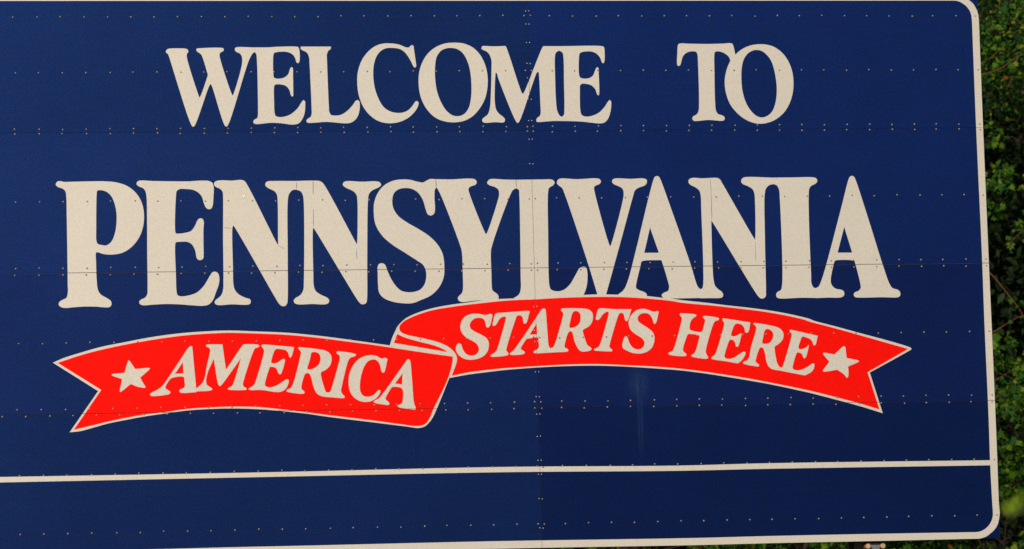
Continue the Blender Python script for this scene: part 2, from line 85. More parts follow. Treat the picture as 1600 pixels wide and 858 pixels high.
  'C of AMERICA': '-865.5,4258.4 -842.4,4262.7 -827.9,4256 -830,4242.2 -844.2,4182.5 -851,4168.8 -861.1,4167.1 -868.3,4176.4 -873.1,4205.9 -884.5,4233.7 -902.5,4250.5 -925.4,4252.7 -953.2,4242 -976.9,4211.9 -996.3,4161.5 -1008.7,4097.3 -1007.9,4051.4 -994.7,4023.6 -972,4012.3 -944.4,4013.7 -916.6,4027.1 -897.8,4047.1 -888.4,4054.3 -877.5,4049.5 -879.7,4035.8 -898.6,4008.5 -931.3,3986 -968.2,3978.2 -1009.3,3984.3 -1045.5,4006 -1072.3,4043.1 -1082.1,4098.3 -1077.3,4153.4 -1055,4208.3 -1022,4249.3 -980.1,4273.6 -934,4281.4 -897.3,4275.4',
  'last A of AMERICA': '-704.8,4240.6 -695.4,4251.6 -684.3,4249.6 -679.1,4238.4 -670.8,4120.3 -660.6,3963.7 -651.9,3940.6 -652.3,3925 -661.5,3924.2 -757.7,3940.3 -768.6,3948.7 -762,3956 -740.6,3964.9 -733.7,3987.7 -736.6,4061.4 -800.7,4071.5 -812.1,4057.8 -843.6,4003.1 -843.9,3992.1 -825.9,3975.3 -820.6,3964.2 -828.2,3956 -840.1,3957.1 -913.2,3971 -922.3,3978.5 -912.9,3987.5 -889.7,3999.2 -861.4,4030.9 -809.3,4099.2;-730.6,4160.8* -736,4087.2* -781.8,4095.1*',
  'first S of STARTS': '-182.1,4533.8 -156.4,4539.4 -141.7,4539.9 -136.8,4531.8 -141.1,4506.2 -154.7,4462.5 -166,4451.6 -176.8,4455.4 -181.4,4477.4 -190.2,4503.1 -208.3,4514.3 -233.8,4516.1 -259.7,4507.6 -278.4,4489.5 -286.3,4467.7 -279.5,4445.7 -254.4,4427.1 -211.1,4404.6 -178.7,4382.3 -164.9,4352.9 -169.6,4309.1 -188.8,4276.5 -222.2,4255 -266.4,4243.9 -310.1,4245.2 -346.3,4260.3 -371.2,4286.1 -380.8,4311.8 -377.3,4333.6 -367.5,4348.1 -355,4350.9 -345.6,4344.2 -338.9,4322.2 -327.1,4296.5 -309.3,4278 -283.9,4271.1 -254.6,4275.2 -235.9,4291.7 -229.5,4313.5 -238.3,4339.2 -263.4,4361.4 -303,4383.8 -331.6,4409.8 -346.8,4442.8 -344.5,4479.3 -329,4512.1 -299.2,4533.7 -258.7,4543.5 -222.2,4541.6',
  'first T of STARTS': '-117.5,4538.9 -103.4,4546.1 -82.9,4547.3 64.1,4556.6 86.2,4557.9 109.6,4555.4* 106.4,4545.9 88.6,4485.3 80.2,4474.4 69.3,4476 64.5,4489.2 62.9,4511.2 52.3,4526 37.7,4529.8 25.1,4526.3 15,4504.4 -48.6,4318.6 -51.3,4300.3 -40,4285.6 -38.8,4273.1 -47.8,4268.1 -140.2,4259.8 -154,4262.9 -154.5,4271 -133.7,4283.1 -115,4301.1 -103.2,4330.2 -51.2,4497.9 -47,4516.1 -54.2,4522.1 -72.6,4518.6 -91.3,4505.7 -106.6,4480.2 -118,4465.7 -130.5,4462.2 -136.2,4468.1 -132,4491.5 -123.8,4524.3',
  'A of STARTS': '189.5,4567.7 201.4,4572.7 211.6,4568.9 214.2,4557.1 220.9,4428.7 228.9,4322.4 238.2,4311.3* 237.4,4283.5* 143.3,4279.6 128.8,4283.4 125.2,4289.3 132.8,4296.5 151.4,4305.1 162.8,4319.6 161.6,4356.2 158.6,4381.9 103.4,4377.4 85,4374.7 58.4,4339.2 44.6,4317.4 46.5,4306.4 64.5,4293.7 70.1,4285.6 64,4276.9 -13.1,4270.6 -25.5,4273 -27.5,4280.3 -1.2,4303.3 29.2,4343.2 82.5,4415.7 143.6,4502.9;151.6,4472.1* 154.1,4403.9* 104.1,4401.6*',
  'R of STARTS': '314.3,4559.7 316.8,4568.5 327.9,4571.3 478.8,4566.6 504.4,4557.5 520,4539 523.6,4509.6 514.5,4476.6 493.9,4451.2 467.6,4436.8 454.8,4427.4 453.9,4418.6 472.5,4352.4 480.7,4330.3 503.1,4313.1 508.7,4304.3 500.3,4294.8 474.3,4287.8 448.5,4286.7 430.4,4294.2 412.7,4320.1 398.9,4353.3 389.2,4397.4 383.8,4415.8 371.5,4421.1 358.7,4412.4 332.1,4332.1 331.7,4317.5 353.3,4302.5 355.3,4293.7 347.8,4288 290.3,4285 237.4,4282.8* 238.2,4311.3* 254.5,4317 268.4,4340.2 326.5,4522.8 329.2,4537.5 323.6,4548.6;389.6,4540.5 404.7,4552.8 423.1,4551.1 438.9,4536.2 442.5,4510.5 435.7,4477.5 416.6,4455.7 386.8,4443.6 368.5,4445.3 366.6,4456.3 373.3,4485.6',
  'second T of STARTS': '559.9,4562.8 568.9,4568.6 666.9,4563.1 778.5,4561.1* 773.6,4545.7 754.9,4492.2 745.8,4482.7 736.3,4487.2 731.7,4507.2 726.5,4529.3 714.2,4538.2 699.3,4534.7 691.5,4522.3 630.6,4339.4 626.3,4317.4 636.9,4302.6 645.5,4295.2 642.3,4286.4 632.7,4285.8 540.7,4291.4 526.1,4295.2 524.1,4301.9 533.8,4306.1 556.3,4318.3 568,4340.2 625,4519.4 629.2,4537.7 623.6,4546.6 608.7,4543.1 584.5,4523.5 565.3,4498.1 552.6,4492.3 543.1,4496.8 543.5,4509.3',
  'last S of STARTS': '917.9,4544.8 936.3,4543.1 951.3,4547.3 958.5,4541.4 954.2,4523 937.6,4468 928.6,4462.9 922.8,4468.2 916.3,4494 902.3,4519.9 880.5,4532.7 854.6,4533.7 832.1,4524.4 818.9,4506.1 821.2,4484.1 844.9,4461.7 884.8,4435.5 913.6,4409.4 925.2,4379.9 921,4339.5 902.8,4303 868.8,4279.2 827.8,4269.4 783.6,4272.9 739.8,4290.3 716.7,4305.3 711.2,4320.1 714.1,4342 723.9,4371.3 731.6,4382.2 742.7,4382.1 749.6,4367.3 763.2,4330.4 781,4308.2 810.2,4296.8 836.3,4302.3 855.3,4321.9 857.6,4347.6 842.1,4369.8 802.2,4396.1 769.9,4425.8 758.3,4459 760.7,4488.4 776.5,4521.4 807,4550.4 840.7,4562.6 873.9,4560.7',
  'H of HERE': '1097.3,4521.2 1102,4530 1110.9,4530.6 1199.7,4522.3 1208.5,4517 1203,4509 1180.2,4493 1166.8,4471 1159.7,4434.3 1163,4421 1173.9,4415.7 1234.5,4405.4 1242.1,4411.2 1263.6,4477.3 1264,4488.3 1251,4501 1252.8,4509.9 1266.2,4511.2 1347.6,4499.2 1357,4492.4 1353,4483.6 1331.9,4476.5 1320.3,4461.9 1262.4,4285.8 1261.9,4271.1 1273.6,4245.2 1277.1,4237.8 1270.2,4230.5 1175.6,4242.8 1165.5,4248.8 1167.2,4255.4 1183.8,4264.7 1195.5,4283 1222.1,4367.3 1224.6,4378.3 1217.5,4385.7 1158.4,4393.8 1147.2,4391.7 1141.7,4383 1113.1,4302.4 1111.8,4284 1131.8,4261.7 1133.8,4254.3 1126.2,4249.3 1024.2,4258 1013.4,4266.2 1019.6,4274.2 1039.9,4282.7 1051.5,4299.5 1109.5,4486.4 1111.4,4501.2',
  'first E of HERE': '1379.1,4484.8 1383.1,4493.6 1395.7,4492.7 1563.8,4464.9* 1561.7,4448 1549,4403.9 1537.5,4395.9 1528.8,4400.4 1525.1,4422.6 1513.2,4444.9 1491.2,4456.2 1472.7,4458.6 1459,4449.2 1434.6,4390.5 1435,4379.4 1447.5,4374.1 1469.9,4379 1488.9,4389.8 1504,4395.5* 1501.2,4378.6 1486.8,4327.2 1478.7,4308.9 1468.9,4305.3 1462.4,4312.8 1459.4,4331.2 1450.2,4346.1 1431.9,4353.7 1422.8,4350.1 1387.7,4258.5 1384.9,4240.1 1394.2,4230.4 1416.4,4226.5 1446.4,4234.2 1484.3,4257.2 1514.6,4273.1 1524.2,4269.2 1525.4,4260.4 1513.3,4234.8 1493.9,4211.5 1471.1,4196.3* 1397.2,4210.5 1304.9,4226.4 1296.2,4232.4 1301.7,4239.7 1320.8,4255.6 1332.6,4277.6 1386.4,4439 1390.9,4461.1 1384,4475.9',
  'R of HERE': '1584.3,4453.6 1587.5,4461 1599.4,4460.8 1718,4438.8 1751.2,4427.3 1776.5,4404.8 1782.9,4375.2 1772.8,4345.8 1747.3,4320.3 1720.5,4302.2 1720,4287.4 1725.6,4235.7 1735.2,4191.4 1745.7,4172.8 1756.6,4165.3* 1755.9,4144.7* 1718.8,4151.1 1693,4158.8 1671.5,4181.2 1661.5,4214.4 1652.4,4273.5 1642,4295.8 1627.3,4299.6 1617.2,4288.7 1592.4,4219 1591.9,4204.3 1608.5,4189.4 1613.4,4181.9 1608,4174.6 1596.8,4174.8 1513.3,4192.8 1506.2,4200.3 1512.4,4207.5 1535,4216.1 1549.1,4238 1564.1,4304.1 1599.9,4410.6 1602.8,4430.5 1595.9,4445.4;1661.1,4413.6 1676.3,4420.8 1694.7,4414.7 1709.2,4401.9 1714.4,4379.7 1707.5,4354 1691.8,4332 1665.4,4322.8 1643.1,4325.3 1639.6,4332.7 1646.9,4369.5',
  'last E of HERE': '1822.7,4404.3 1829,4413.1 1840.2,4411.4 2010.7,4371.7* 2007.2,4357.7 1993.6,4313.5 1984.4,4307.7 1978.6,4313.7 1974.1,4332.2 1957.6,4350.9 1931.8,4362.3 1913.3,4367.7 1903.4,4362.7 1895.3,4344.3 1879.3,4296.5 1884.2,4286.8 1902.8,4285.1 1929.4,4295.9 1950.2,4312.6* 1946.5,4295.6 1927,4233.1 1917.7,4224.4 1909.6,4227.5 1905,4244.5 1892.1,4259.4 1872.1,4263.4 1864.4,4256.1 1839.3,4182.7 1834.9,4164.3 1841.9,4151.7 1867.8,4145.4 1901.6,4152.3 1939.6,4170.3 1970.3,4189.8 1979.9,4188.2 1980.9,4173.4 1972.4,4147.7 1953.1,4129.5 1915.1,4111.6* 1841,4126.6 1755.9,4144* 1756.6,4164.6* 1767.9,4168.8 1776.1,4187.2 1834.8,4367.2 1837.8,4385.6 1828.5,4396.8',
  'star after HERE': '2173.9,4295.9 2183.7,4301.3 2192.2,4294.1 2195,4261.7 2199,4222.3* 2276.7,4204.7 2281.3,4199.9 2204.8,4165.5* 2207.7,4135.5 2202.2,4096.2 2196.4,4092.4 2175,4116.3 2132.2,4146* 2040.9,4134.6 2037.1,4139.3 2082.4,4200.1* 2042.1,4252.6 2044.7,4258.1 2118.5,4246.9*',
  'AMERICA backing': '-2974.2,4259.1* -2908.2,4287.4 -2799.6,4320.7 -2663.8,4357.4 -2518.8,4384.8 -2346.3,4415.7 -2164.5,4438.2 -1982.4,4449.8 -1845.8,4452.7 -1672.6,4445.1 -1481.1,4434.6 -1344.1,4420.9 -1206.9,4403.6 -1023.8,4376.5 -810.2,4343.4* -780.5,4356* -610.6,4326.2 -426.7,4294.3* -400.9,4290.3 -382.7,4279.9 -374.9,4259.4 -382.2,4227.2 -431.1,4117.1 -519,3915.7 -548,3860.9 -566.9,3838.2 -595.1,3813.8 -636.7,3804.4 -714.6,3815.6 -943.5,3847.5 -1217.5,3885.5 -1354.2,3907.7 -1445.3,3919.1 -1581.8,3933.9 -1672.8,3941.7 -1827.1,3948.5 -1981.6,3947.1 -2126.8,3939.2 -2263,3923 -2398.9,3904.9 -2534.6,3881.4 -2643.1,3860.3 -2715.4,3840.5 -2805.7,3817.4 -2873.2,3811.1* -2689.1,4073*',
  'AMERICA red': '-2944.5,4257.8* -2799.8,4304.3 -2664,4339.1 -2482.7,4375.2 -2301.1,4404.1 -2119.2,4425.7 -1982.7,4434.2 -1846,4438 -1672.8,4431.4 -1481.4,4420.8 -1344.3,4407.1 -1207.2,4389.8 -1069.9,4369.7 -932.5,4350.5 -785.8,4326.5 -611.3,4297.5 -401.5,4265.3* -405.3,4227.5 -430.5,4140.1 -479.2,4034.8 -532.4,3934.3 -566.4,3861.2 -590.1,3832.1 -636.4,3818.1 -760.2,3832.8 -943.2,3860.4 -1217.3,3897.4 -1354,3916.9 -1445.1,3929.2 -1581.6,3946.7 -1672.5,3956.3 -1826.9,3961.3 -1981.4,3958.1 -2126.7,3950.2 -2262.8,3932.1 -2398.7,3917.7 -2579.7,3886.7 -2715.2,3856.9 -2846.1,3827.1* -2669.1,4080.1*',
  'STARTS backing': '-809,4346.3* -791.1,4397.1 -772,4436.9 -756.8,4465.9 -734.4,4491.2 -697.3,4521.4 -623.7,4554.2 -528.2,4582.3 -403.5,4604.4 -293.4,4617.8 -205.3,4630 -91.5,4637.6 37.1,4642 263.9,4651.3 463.1,4658.7 551.7,4661.4 699.4,4657.6 884,4646.8 965.2,4637.1 1053.9,4627.3 1113.8,4617.6 1261.8,4600.5 1409.9,4580.4 1558.3,4562.5 1706.7,4540.9 1855.1,4511.8 1966.2,4482.4 1984.9,4473.3 2135.1,4432 2293.3,4386.7 2451.8,4342.9 2610.2,4294.4 2633.9,4283.8 2635.9,4275.1 2625.2,4268.1 2350.3,4124.9* 2426.8,3855.6* 2274.6,3904.9 2116.8,3949.6 1959.1,3992.7 1880.2,4011.8 1689.3,4055.1 1541.5,4083.6 1393.8,4109.8 1246.2,4134.6 1098.7,4154.9 951.1,4168.6 766.1,4182.9 618.8,4191.4 508.4,4194.4 361.3,4194.1 177.5,4188.5 -48.8,4174.7 -195.4,4159.8 -305.3,4146.7 -426.2,4126.5* -404.5,4266.9* -629.5,4307.6*',
  'STARTS red': '-743.5,4442.4 -743.7,4465.8 -728.7,4487.5 -697.6,4509 -624,4541 -528.5,4569.2 -403.8,4589.7 -293.8,4603.1 -183.7,4614.4 -110.2,4621.6 -0,4629.2 147,4633.5 300.4,4640.6 447.9,4644.2 595.5,4644.8 743.2,4641 890.9,4629.8 1038.7,4614.2 1113.2,4600.7 1335.4,4577.5 1483.6,4558.9 1632,4539.5 1780.4,4513.4 1928.6,4478.4 1945,4471.3 2134.6,4418.6 2277,4377.4 2451.1,4325.6 2613.6,4277.7* 2335.2,4127.5* 2405.5,3881* 2275.3,3922.2 2117.4,3966.1 1959.6,4007.6 1880.7,4026 1689.8,4066.8 1542,4096.8 1394.2,4122.3 1246.6,4146.3 1099,4166.6 951.5,4181.1 729.5,4195.1 582.3,4203.6 471.9,4205.8 324.8,4204.1 177.8,4198 61.6,4192.9 -48.4,4187.1 -195.1,4174.4 -305,4161.3 -411.3,4140.9* -377.7,4227.9 -374.2,4253.3 -382.3,4281.2 -417.8,4321 -482.5,4356.8 -591.2,4387.4 -692.6,4410.5 -728.6,4425.5',
  'fold red': '-760.1,4416.4* -700.3,4390.1 -606.3,4362.7 -526.7,4341.3 -468.9,4318 -433,4295.7* -628.9,4331.7* -782.5,4359.8*',
  'border': '-3450.7,6663* -373.5,6661* 2846.5,6658.9* 3021.1,6655.3 3093.9,6639.3 3108.7,6626.6 3122.2,6615.2 3138.2,6602.5 3152.9,6587.3 3164.8,6567 3176.4,6541.6 3181.9,6521.4 3184.7,6496 3185.8,6463.1 3185.5,6397.8 3183.1,5748.8 3183.1,4804.5 3183.8,4442 3183.9,3869 3183.1,3535.3 3181.7,3257.3 3184.6,3188.5 3182.1,3171.5 3174,3131.9 3161,3100.9 3142.5,3077.1 3115.3,3053.5 3085.4,3034.2 3055.9,3024.5 3032.5,3021.6 2968.7,3021.6 2311.7,3019.2 1631.7,3018.3 1124.8,3015.1 160.7,3016.9 -1698.3,3013.5 -3481.7,3019.6* -3525.8,3034.7 -3553.6,3071.6 -3563.1,3132.6* -3539.3,6578.9* -3524.6,6633.6 -3495.7,6656.7;2975.5,6610.8* 3013.7,6610.7 3034,6609.7 3051.7,6605.6 3069.2,6598 3084.1,6588.6 3101.3,6574.7 3118.3,6554.4 3130.1,6531.6 3135.6,6511.3 3137.4,6493.6 3138.6,6463.2 3138.4,6397.9 3136.1,5770.6 3138.6,4869 3136.2,4463.8 3137.1,3835.9 3134.5,3498.1 3137,3258.1 3138.7,3190.8 3137.3,3172.3 3131,3146.9 3118.2,3121.5 3099.8,3099.2 3075.8,3081.2 3049.1,3068.9 3022.8,3064.9 2970.5,3065 2313.5,3066 1633.4,3064.9 1126.3,3061.5 -212.7,3065.2 -1697.5,3059.3 -3441.2,3064.2 -3489.3,3078.5 -3514.9,3131.7* -3492.5,6557.9* -3475.8,6599.9 -3430.6,6614.2*',
  'stripe': '-3517.6,3532.8* -1689,3534.6 -117,3544 1057.4,3533.9 1650.3,3539.6 3139.1,3535.1* 3137.7,3501.9* 1649,3503.3 1056.3,3500.1 -117.9,3510.1 -1689.5,3504.6 -3517.9,3497.4*',
}
GRID_L = [(-3540.8, 6663.9), (-3540.8, 5749.6), (-3540.8, 4836.4), (-3540.8, 3929.4), (-3540.8, 3016.7)]
GRID_M = [(147.5, 6661.9), (147.5, 5746.7), (147.8, 4837.5), (147.6, 3931.2), (148.1, 3013.8)]
GRID_R = [(3182.7, 6660.4), (3183.3, 5751.8), (3183.9, 4842.9), (3186.1, 3929.1), (3180.0, 3022.5)]
RIVETS = '-3510.3,6508.5 -3360.4,6508.3 -3206.9,6506.6 -3050,6507.5 -2902.2,6508.7 -2747.5,6507.8 -2596.6,6506.5 -2446.6,6507.7 -2296.6,6506.2 -2145.2,6508.5 -1989.9,6508.7 -1837.2,6507.3 -1685.5,6510.1 -1531.5,6508.6 -1382,6507 -1230.1,6507 -1080,6512.6 -929.6,6512.3 -772,6510.8 -619.6,6512.5 -466.2,6511.5 -317.7,6511.2 -166.5,6512.4 -13.9,6514.4 294.3,6511 448.2,6509 606.4,6508.2 753.4,6510.9 909.6,6508.3 1060.2,6510 1209.4,6509.8 1363,6508.7 1513.3,6510.8 1669.4,6506.1 1820.6,6511.1 1968.1,6509.8 2120,6511.6 2273.3,6508.3 2424.3,6508 2576.3,6506.6 2733.1,6504.7 2872.5,6507.2 3032,6507.7 126.3,6512.5 167.8,6514.1 3163.6,6506.3 -3493.2,6142.3 -3347.9,6145.3 -3192.2,6140.8 -3044.7,6142.3 -2892.1,6140.3 -2741.4,6141.3 -2584.3,6141.6 -2438.1,6143.5 -2283,6143.9 -2128.7,6142.4 -1979.9,6142.8 -1830.3,6144.1 -1673,6143.4 -1524.7,6142.9 -1374.1,6142.1 -1221.5,6142.2 -1069.8,6141.2 -916.3,6143.9 -767.8,6140.3 -613.5,6145.9 -463.3,6143.5 -311.1,6145.5 -160.1,6146.1 -7,6146.2 301.3,6144.6 449.5,6143.8 603.8,6145.8 756.5,6143.5 908.5,6146 1058.9,6143.6 1209.9,6145.5 1363.6,6142.6 1514.8,6143.2 1663.9,6145.8 1819,6142.5 1969,6144.3 2119,6143.2 2273.5,6140.4 2424.3,6144.3 2576.3,6140.9 2727.5,6141.5 2879.7,6143.7 3030.5,6141.4 125.5,6146.3 165,6145.6 3165.7,6141.7 -3495.2,5771.8 -3344.1,5768.6 -3202.1,5773.5 -3044.2,5771.5 -2894,5769 -2743.7,5770.5 -2591.1,5773.7 -2438.9,5773 -2288.9,5771.8 -2135.5,5772.1 -1981.3,5771.3 -1828.3,5771.2 -1678.5,5771.6 -1525.6,5773.2 -1376.7,5774.2 -1227.3,5771.5 -1078.7,5775.2 -924.2,5772.4 -771.1,5776.6 -623.2,5773.9 -468.6,5774.5 -320,5773.1 -162.6,5776.3 -9.3,5772.5 294.7,5774.2 443,5772.2 599.1,5775 748.5,5776.7 898.1,5775.7 1051.7,5774.9 1204.2,5775.3 1355.1,5775.6 1510.2,5774.8 1659.6,5776.4 1808,5776.8 1958.3,5777.5 2109.8,5774.9 2263.7,5777.2 2416.4,5777.4 2565.4,5774.5 2718.5,5776.7 2866.6,5777.8 3020.5,5774.9 127.8,5772.1 165.1,5774.6 3161.2,5775.8 -3503.6,5743.1 -3350.7,5742.2 -3200.8,5741.3 -3043.8,5742.6 -2898.4,5743.4 -2740.8,5741.3 -2588.1,5740.2 -2439.8,5743.7 -2285.2,5744 -2138.9,5739.1 -1984,5739.7 -1833.6,5739.9 -1679.4,5743.3 -1528.9,5742 -1378.5,5741.5 -1226.2,5742.4 -1074.4,5741.3 -919.7,5742.5 -769.2,5744.2 -622.6,5739.4 -466.4,5741.5 -317.4,5741.7 -165.7,5740.2 -14.6,5741.4 291.6,5736.8 445,5741.1 590.9,5739.4 746.3,5741.7 897.8,5742.9 1049.4,5739.2 1199.4,5742 1351.1,5742.2 1506.2,5741.9 1657.8,5740.7 1807.1,5740.1 1957.3,5738.6 2109,5739.5 2258.6,5741.5 2414.3,5740.7 2567.9,5742.8 2718.7,5740.4 2864.7,5742.3 3020.2,5742.7 127.7,5743.3 166.4,5742.2 3162.6,5737 -3502.5,5301.4 -3353.6,5300.5 -3199.7,5298.2 -3046.4,5299 -2897,5298.8 -2742.2,5299.8 -2593.1,5300.8 -2435.6,5302.1 -2291,5298.4 -2140.5,5298.6 -1983.5,5296 -1836.5,5298 -1680,5296.3 -1530.2,5293.4 -1379.5,5297.6 -1226,5299.8 -1077.1,5293.5 -921.9,5296.1 -770.6,5298 -618.2,5299.1 -464.9,5294 -316.3,5299.7 -165.4,5298 -12.9,5295.6 308,5299.8 455.8,5299.7 605.3,5297.3 762,5298.7 909.5,5299.5 1064.4,5301 1217.7,5298.7 1366.3,5299 1518.8,5301.8 1674.6,5301.8 1823.8,5299.4 1976.8,5299.4 2127.2,5297.4 2277.5,5302.6 2428.1,5298 2581.8,5303.3 2737.2,5300.2 2884.8,5300.8 3035.7,5301.2 126.2,5294.9 165.6,5296.6 3162.7,5298.3 -3506.2,4870.5 -3356.8,4866.9 -3203,4867.3 -3053.8,4870 -2902.3,4866.7 -2749.4,4866.6 -2596.4,4869 -2440.6,4869.2 -2291.6,4866.3 -2139.8,4866.9 -1987.8,4870 -1835.1,4868.2 -1685.1,4868.6 -1531.1,4867.3 -1380.4,4870.3 -1230.9,4868.2 -1077.7,4871.5 -921.8,4870 -770.2,4869.7 -618.3,4866.8 -466.3,4870.4 -318,4870.8 -161.3,4867.2 -11.7,4869.2 305.9,4870.2 455.5,4869.3 610.1,4870.9 760.9,4869.4 913.6,4866.6 1065.3,4869.4 1211.8,4869.2 1361.7,4866.7 1516.3,4868.8 1669.9,4868.6 1816.6,4868.6 1974.5,4870.2 2120.6,4868.6 2270.8,4870 2425.4,4872.1 2578.2,4870.8 2725.5,4869 2873.1,4868.8 3030.3,4870 127.7,4867.7 168.9,4870 3164.7,4869.8 -3517.6,4824.3 -3363,4828.1 -3209.8,4824.4 -3055.9,4823.5 -2902.9,4824.1 -2754.5,4823.8 -2601,4821.8 -2449.6,4824 -2299.3,4823.5 -2147.3,4825.7 -1994.8,4825.9 -1843.1,4827 -1693.6,4823.6 -1543.9,4826.6 -1390.3,4827.2 -1237.7,4823.9 -1084.1,4828.6 -934.9,4824.1 -784.7,4827 -632.4,4825 -478,4825.6 -327.6,4824.8 -177.6,4825.9 -24.2,4826.6 298.4,4826.5 452.3,4826.1 604.2,4827.6 755.1,4826.1 904.3,4826.6 1057.9,4825.6 1208,4827 1367.2,4826.8 1513.5,4826.9 1663.7,4826.4 1815.3,4825.2 1969,4826.6 2119.9,4825 2272.5,4824.6 2425.3,4825.8 2575.3,4827.7 2728.3,4824.4 2878.2,4827.1 3028.1,4822.7 126.7,4825.8 167.8,4825.6 3164.9,4825.6 -3492.7,4386 -3342.6,4384.4 -3189.3,4384.6 -3038.2,4381.4 -2887.3,4384.4 -2736.9,4386.5 -2583.1,4384.1 -2433.2,4387.1 -2278.4,4385 -2129.8,4385.9 -1974.9,4383.3 -1824.4,4380.9 -1670.8,4381.6 -1518.4,4382.5 -1369.7,4383.7 -1215.9,4381.1 -1064.6,4383.7 -913,4380.5 -761,4380.9 -609.8,4382.4 -456.7,4381.8 -308.2,4382.6 -153.1,4381.2 -0.4,4384.8 299.7,4379.6 455.6,4381.2 608.2,4381.2 755.7,4384.4 910.2,4384 1060.6,4383.4 1210.1,4383.6 1365.3,4385.3 1514,4385 1667.2,4386.6 1816.5,4384.9 1968.9,4389.5 2120.2,4387.6 2267.7,4387.2 2419.4,4384.4 2572.5,4386.2 2725.7,4387.3 2877.3,4386.3 3033.9,4387.9 128.5,4385.5 168.9,4382.7 3165.3,4388.6 -3507.6,3956 -3352.9,3954.5 -3203,3959.8 -3050.3,3958.5 -2895.9,3956.6 -2744.8,3957.7 -2595.9,3958.4 -2441.6,3958.5 -2291,3960.8 -2135.1,3960.4 -1985.9,3958.1 -1835.5,3958.2 -1681.3,3961.6 -1527.8,3960.4 -1378.7,3960.9 -1225.6,3961.8 -1070.7,3960 -917.4,3958 -773.9,3959.1 -620.3,3961.4 -461.6,3960.8 -311.7,3961.6 -161.8,3960.8 -5.3,3962.5 304,3966.3 456.9,3963.6 607.4,3961.9 755.7,3963.2 913.6,3964.4 1060.9,3965.7 1210.4,3966.4 1363.6,3963.2 1516.3,3965.6 1665.3,3965.3 1819.3,3967.5 1966.5,3961.3 2124,3965.3 2269.8,3966.7 2421,3967.9 2570.4,3966.2 2721.6,3969.2 2875,3968.8 3029.7,3965.4 126.5,3964.1 166.9,3962.2 3166.4,3966.8 -3450.1,3916.8 -3297.8,3917.5 -3149.3,3915.6 -2996.1,3917.1 -2849.7,3917.6 -2700.5,3918 -2552.8,3918.5 -2398.8,3918.7 -2250.2,3919 -2102,3921.3 -1954,3919.2 -1800.6,3919.2 -1655.5,3917.1 -1500.2,3917.5 -1353.9,3920 -1204.1,3916.5 -1058.8,3919.3 -906.7,3919.2 -755.2,3920 -608.7,3917.2 -454.1,3919.1 -309,3917 -155.7,3918.3 -9.5,3921.5 302.4,3924.4 450.3,3918.8 602.3,3922.8 754.4,3924.5 908,3921.3 1059.8,3922.6 1208.9,3924.5 1357.7,3924.2 1515.1,3919.2 1663.6,3922.1 1812.9,3921.3 1965,3922.2 2116.9,3918.6 2272.2,3923.3 2419.1,3923.1 2576.7,3919.1 2722.8,3920.6 2876.2,3920.8 3023.3,3923.2 126.3,3923.5 171.8,3920.5 3163.7,3920.7 -3497,3537.9 -3345.1,3541.8 -3192,3538.2 -3041.5,3538.5 -2893.7,3537.7 -2736.8,3536.5 -2586.7,3538.6 -2436.2,3543 -2281.9,3539.8 -2133.5,3539.7 -1980.8,3539.7 -1828,3544.1 -1673.8,3543.1 -1522.1,3545.2 -1374.9,3538.9 -1221.3,3541.7 -1070.1,3540.5 -917,3544.6 -766.3,3541.7 -612.5,3541.9 -464.3,3543.2 -316.8,3546 -160.4,3544.1 -7.8,3544.2 296.8,3546.6 452.5,3544.3 609.7,3541.8 755.9,3543.6 902.5,3546.9 1053.9,3544 1208.6,3544.1 1358.3,3546 1512.4,3541.7 1660.7,3544.2 1812.3,3544.4 1967.1,3542.8 2113.7,3541.7 2270.2,3542.9 2425,3543 2573.3,3544.8 2724.2,3544.2 2877.7,3543.5 3027.8,3543.1 131.4,3544.3 168.7,3538.5 3163.5,3539.7 -3497,3161.6 -3347.6,3162.2 -3191.7,3164.7 -3042.9,3165.1 -2891.3,3164.7 -2740,3165.8 -2581.2,3164 -2431.9,3162.5 -2284.2,3169.5 -2131.1,3166.4 -1982.8,3166 -1829.1,3168.3 -1676.8,3170.8 -1526.3,3167.6 -1376.5,3166.8 -1217.6,3167.7 -1071.3,3169 -914.6,3169.3 -762.7,3166.7 -609.1,3170.5 -466,3172.7 -310.6,3170.9 -162.1,3169.4 -10,3172.1 305.3,3169.8 456.5,3173.4 607,3172.7 757.6,3169.4 910.6,3171.9 1063.6,3174.1 1213.7,3172.3 1367.8,3173.8 1517.5,3173.7 1664.2,3172.7 1817,3173.3 1974,3171.4 2125.5,3173.5 2274.5,3173.9 2428,3173.8 2573.3,3175.7 2729,3176.4 2882.2,3173.7 3032.8,3176.1 126.9,3171.7 167.4,3169.8 3164.3,3175.1'
SMALL_RIVETS = '137,6543.9 158,6544.9 137,6456.2 158,6456.1 137,6332.9 158,6333.5 137,6193.9 158,6192.2 137,6097.3 158,6096.9 137,5958.1 158,5954.9 137,5813.5 158,5813.5 137,5689.3 158,5690.4 137,5528.5 158,5525.8 137,5349.5 158,5350.9 137,5248.1 158,5248.9 137,5077.1 158,5077.8 137,4907.3 158,4906.9 137,4788.5 158,4786.6 137,4585.3 158,4586.4 137,4430 158,4429.8 137,4356.3 158,4358.6 137,4158.7 158,4159.3 137,3998.2 158,3996.5 137,3883.4 158,3884 137,3737.8 158,3740.4 137,3583.3 158,3583.4 137,3492.5 158,3492.6 137,3335.9 158,3333.4 137,3146.2 158,3143.9 137,3029.6 158,3029.8'
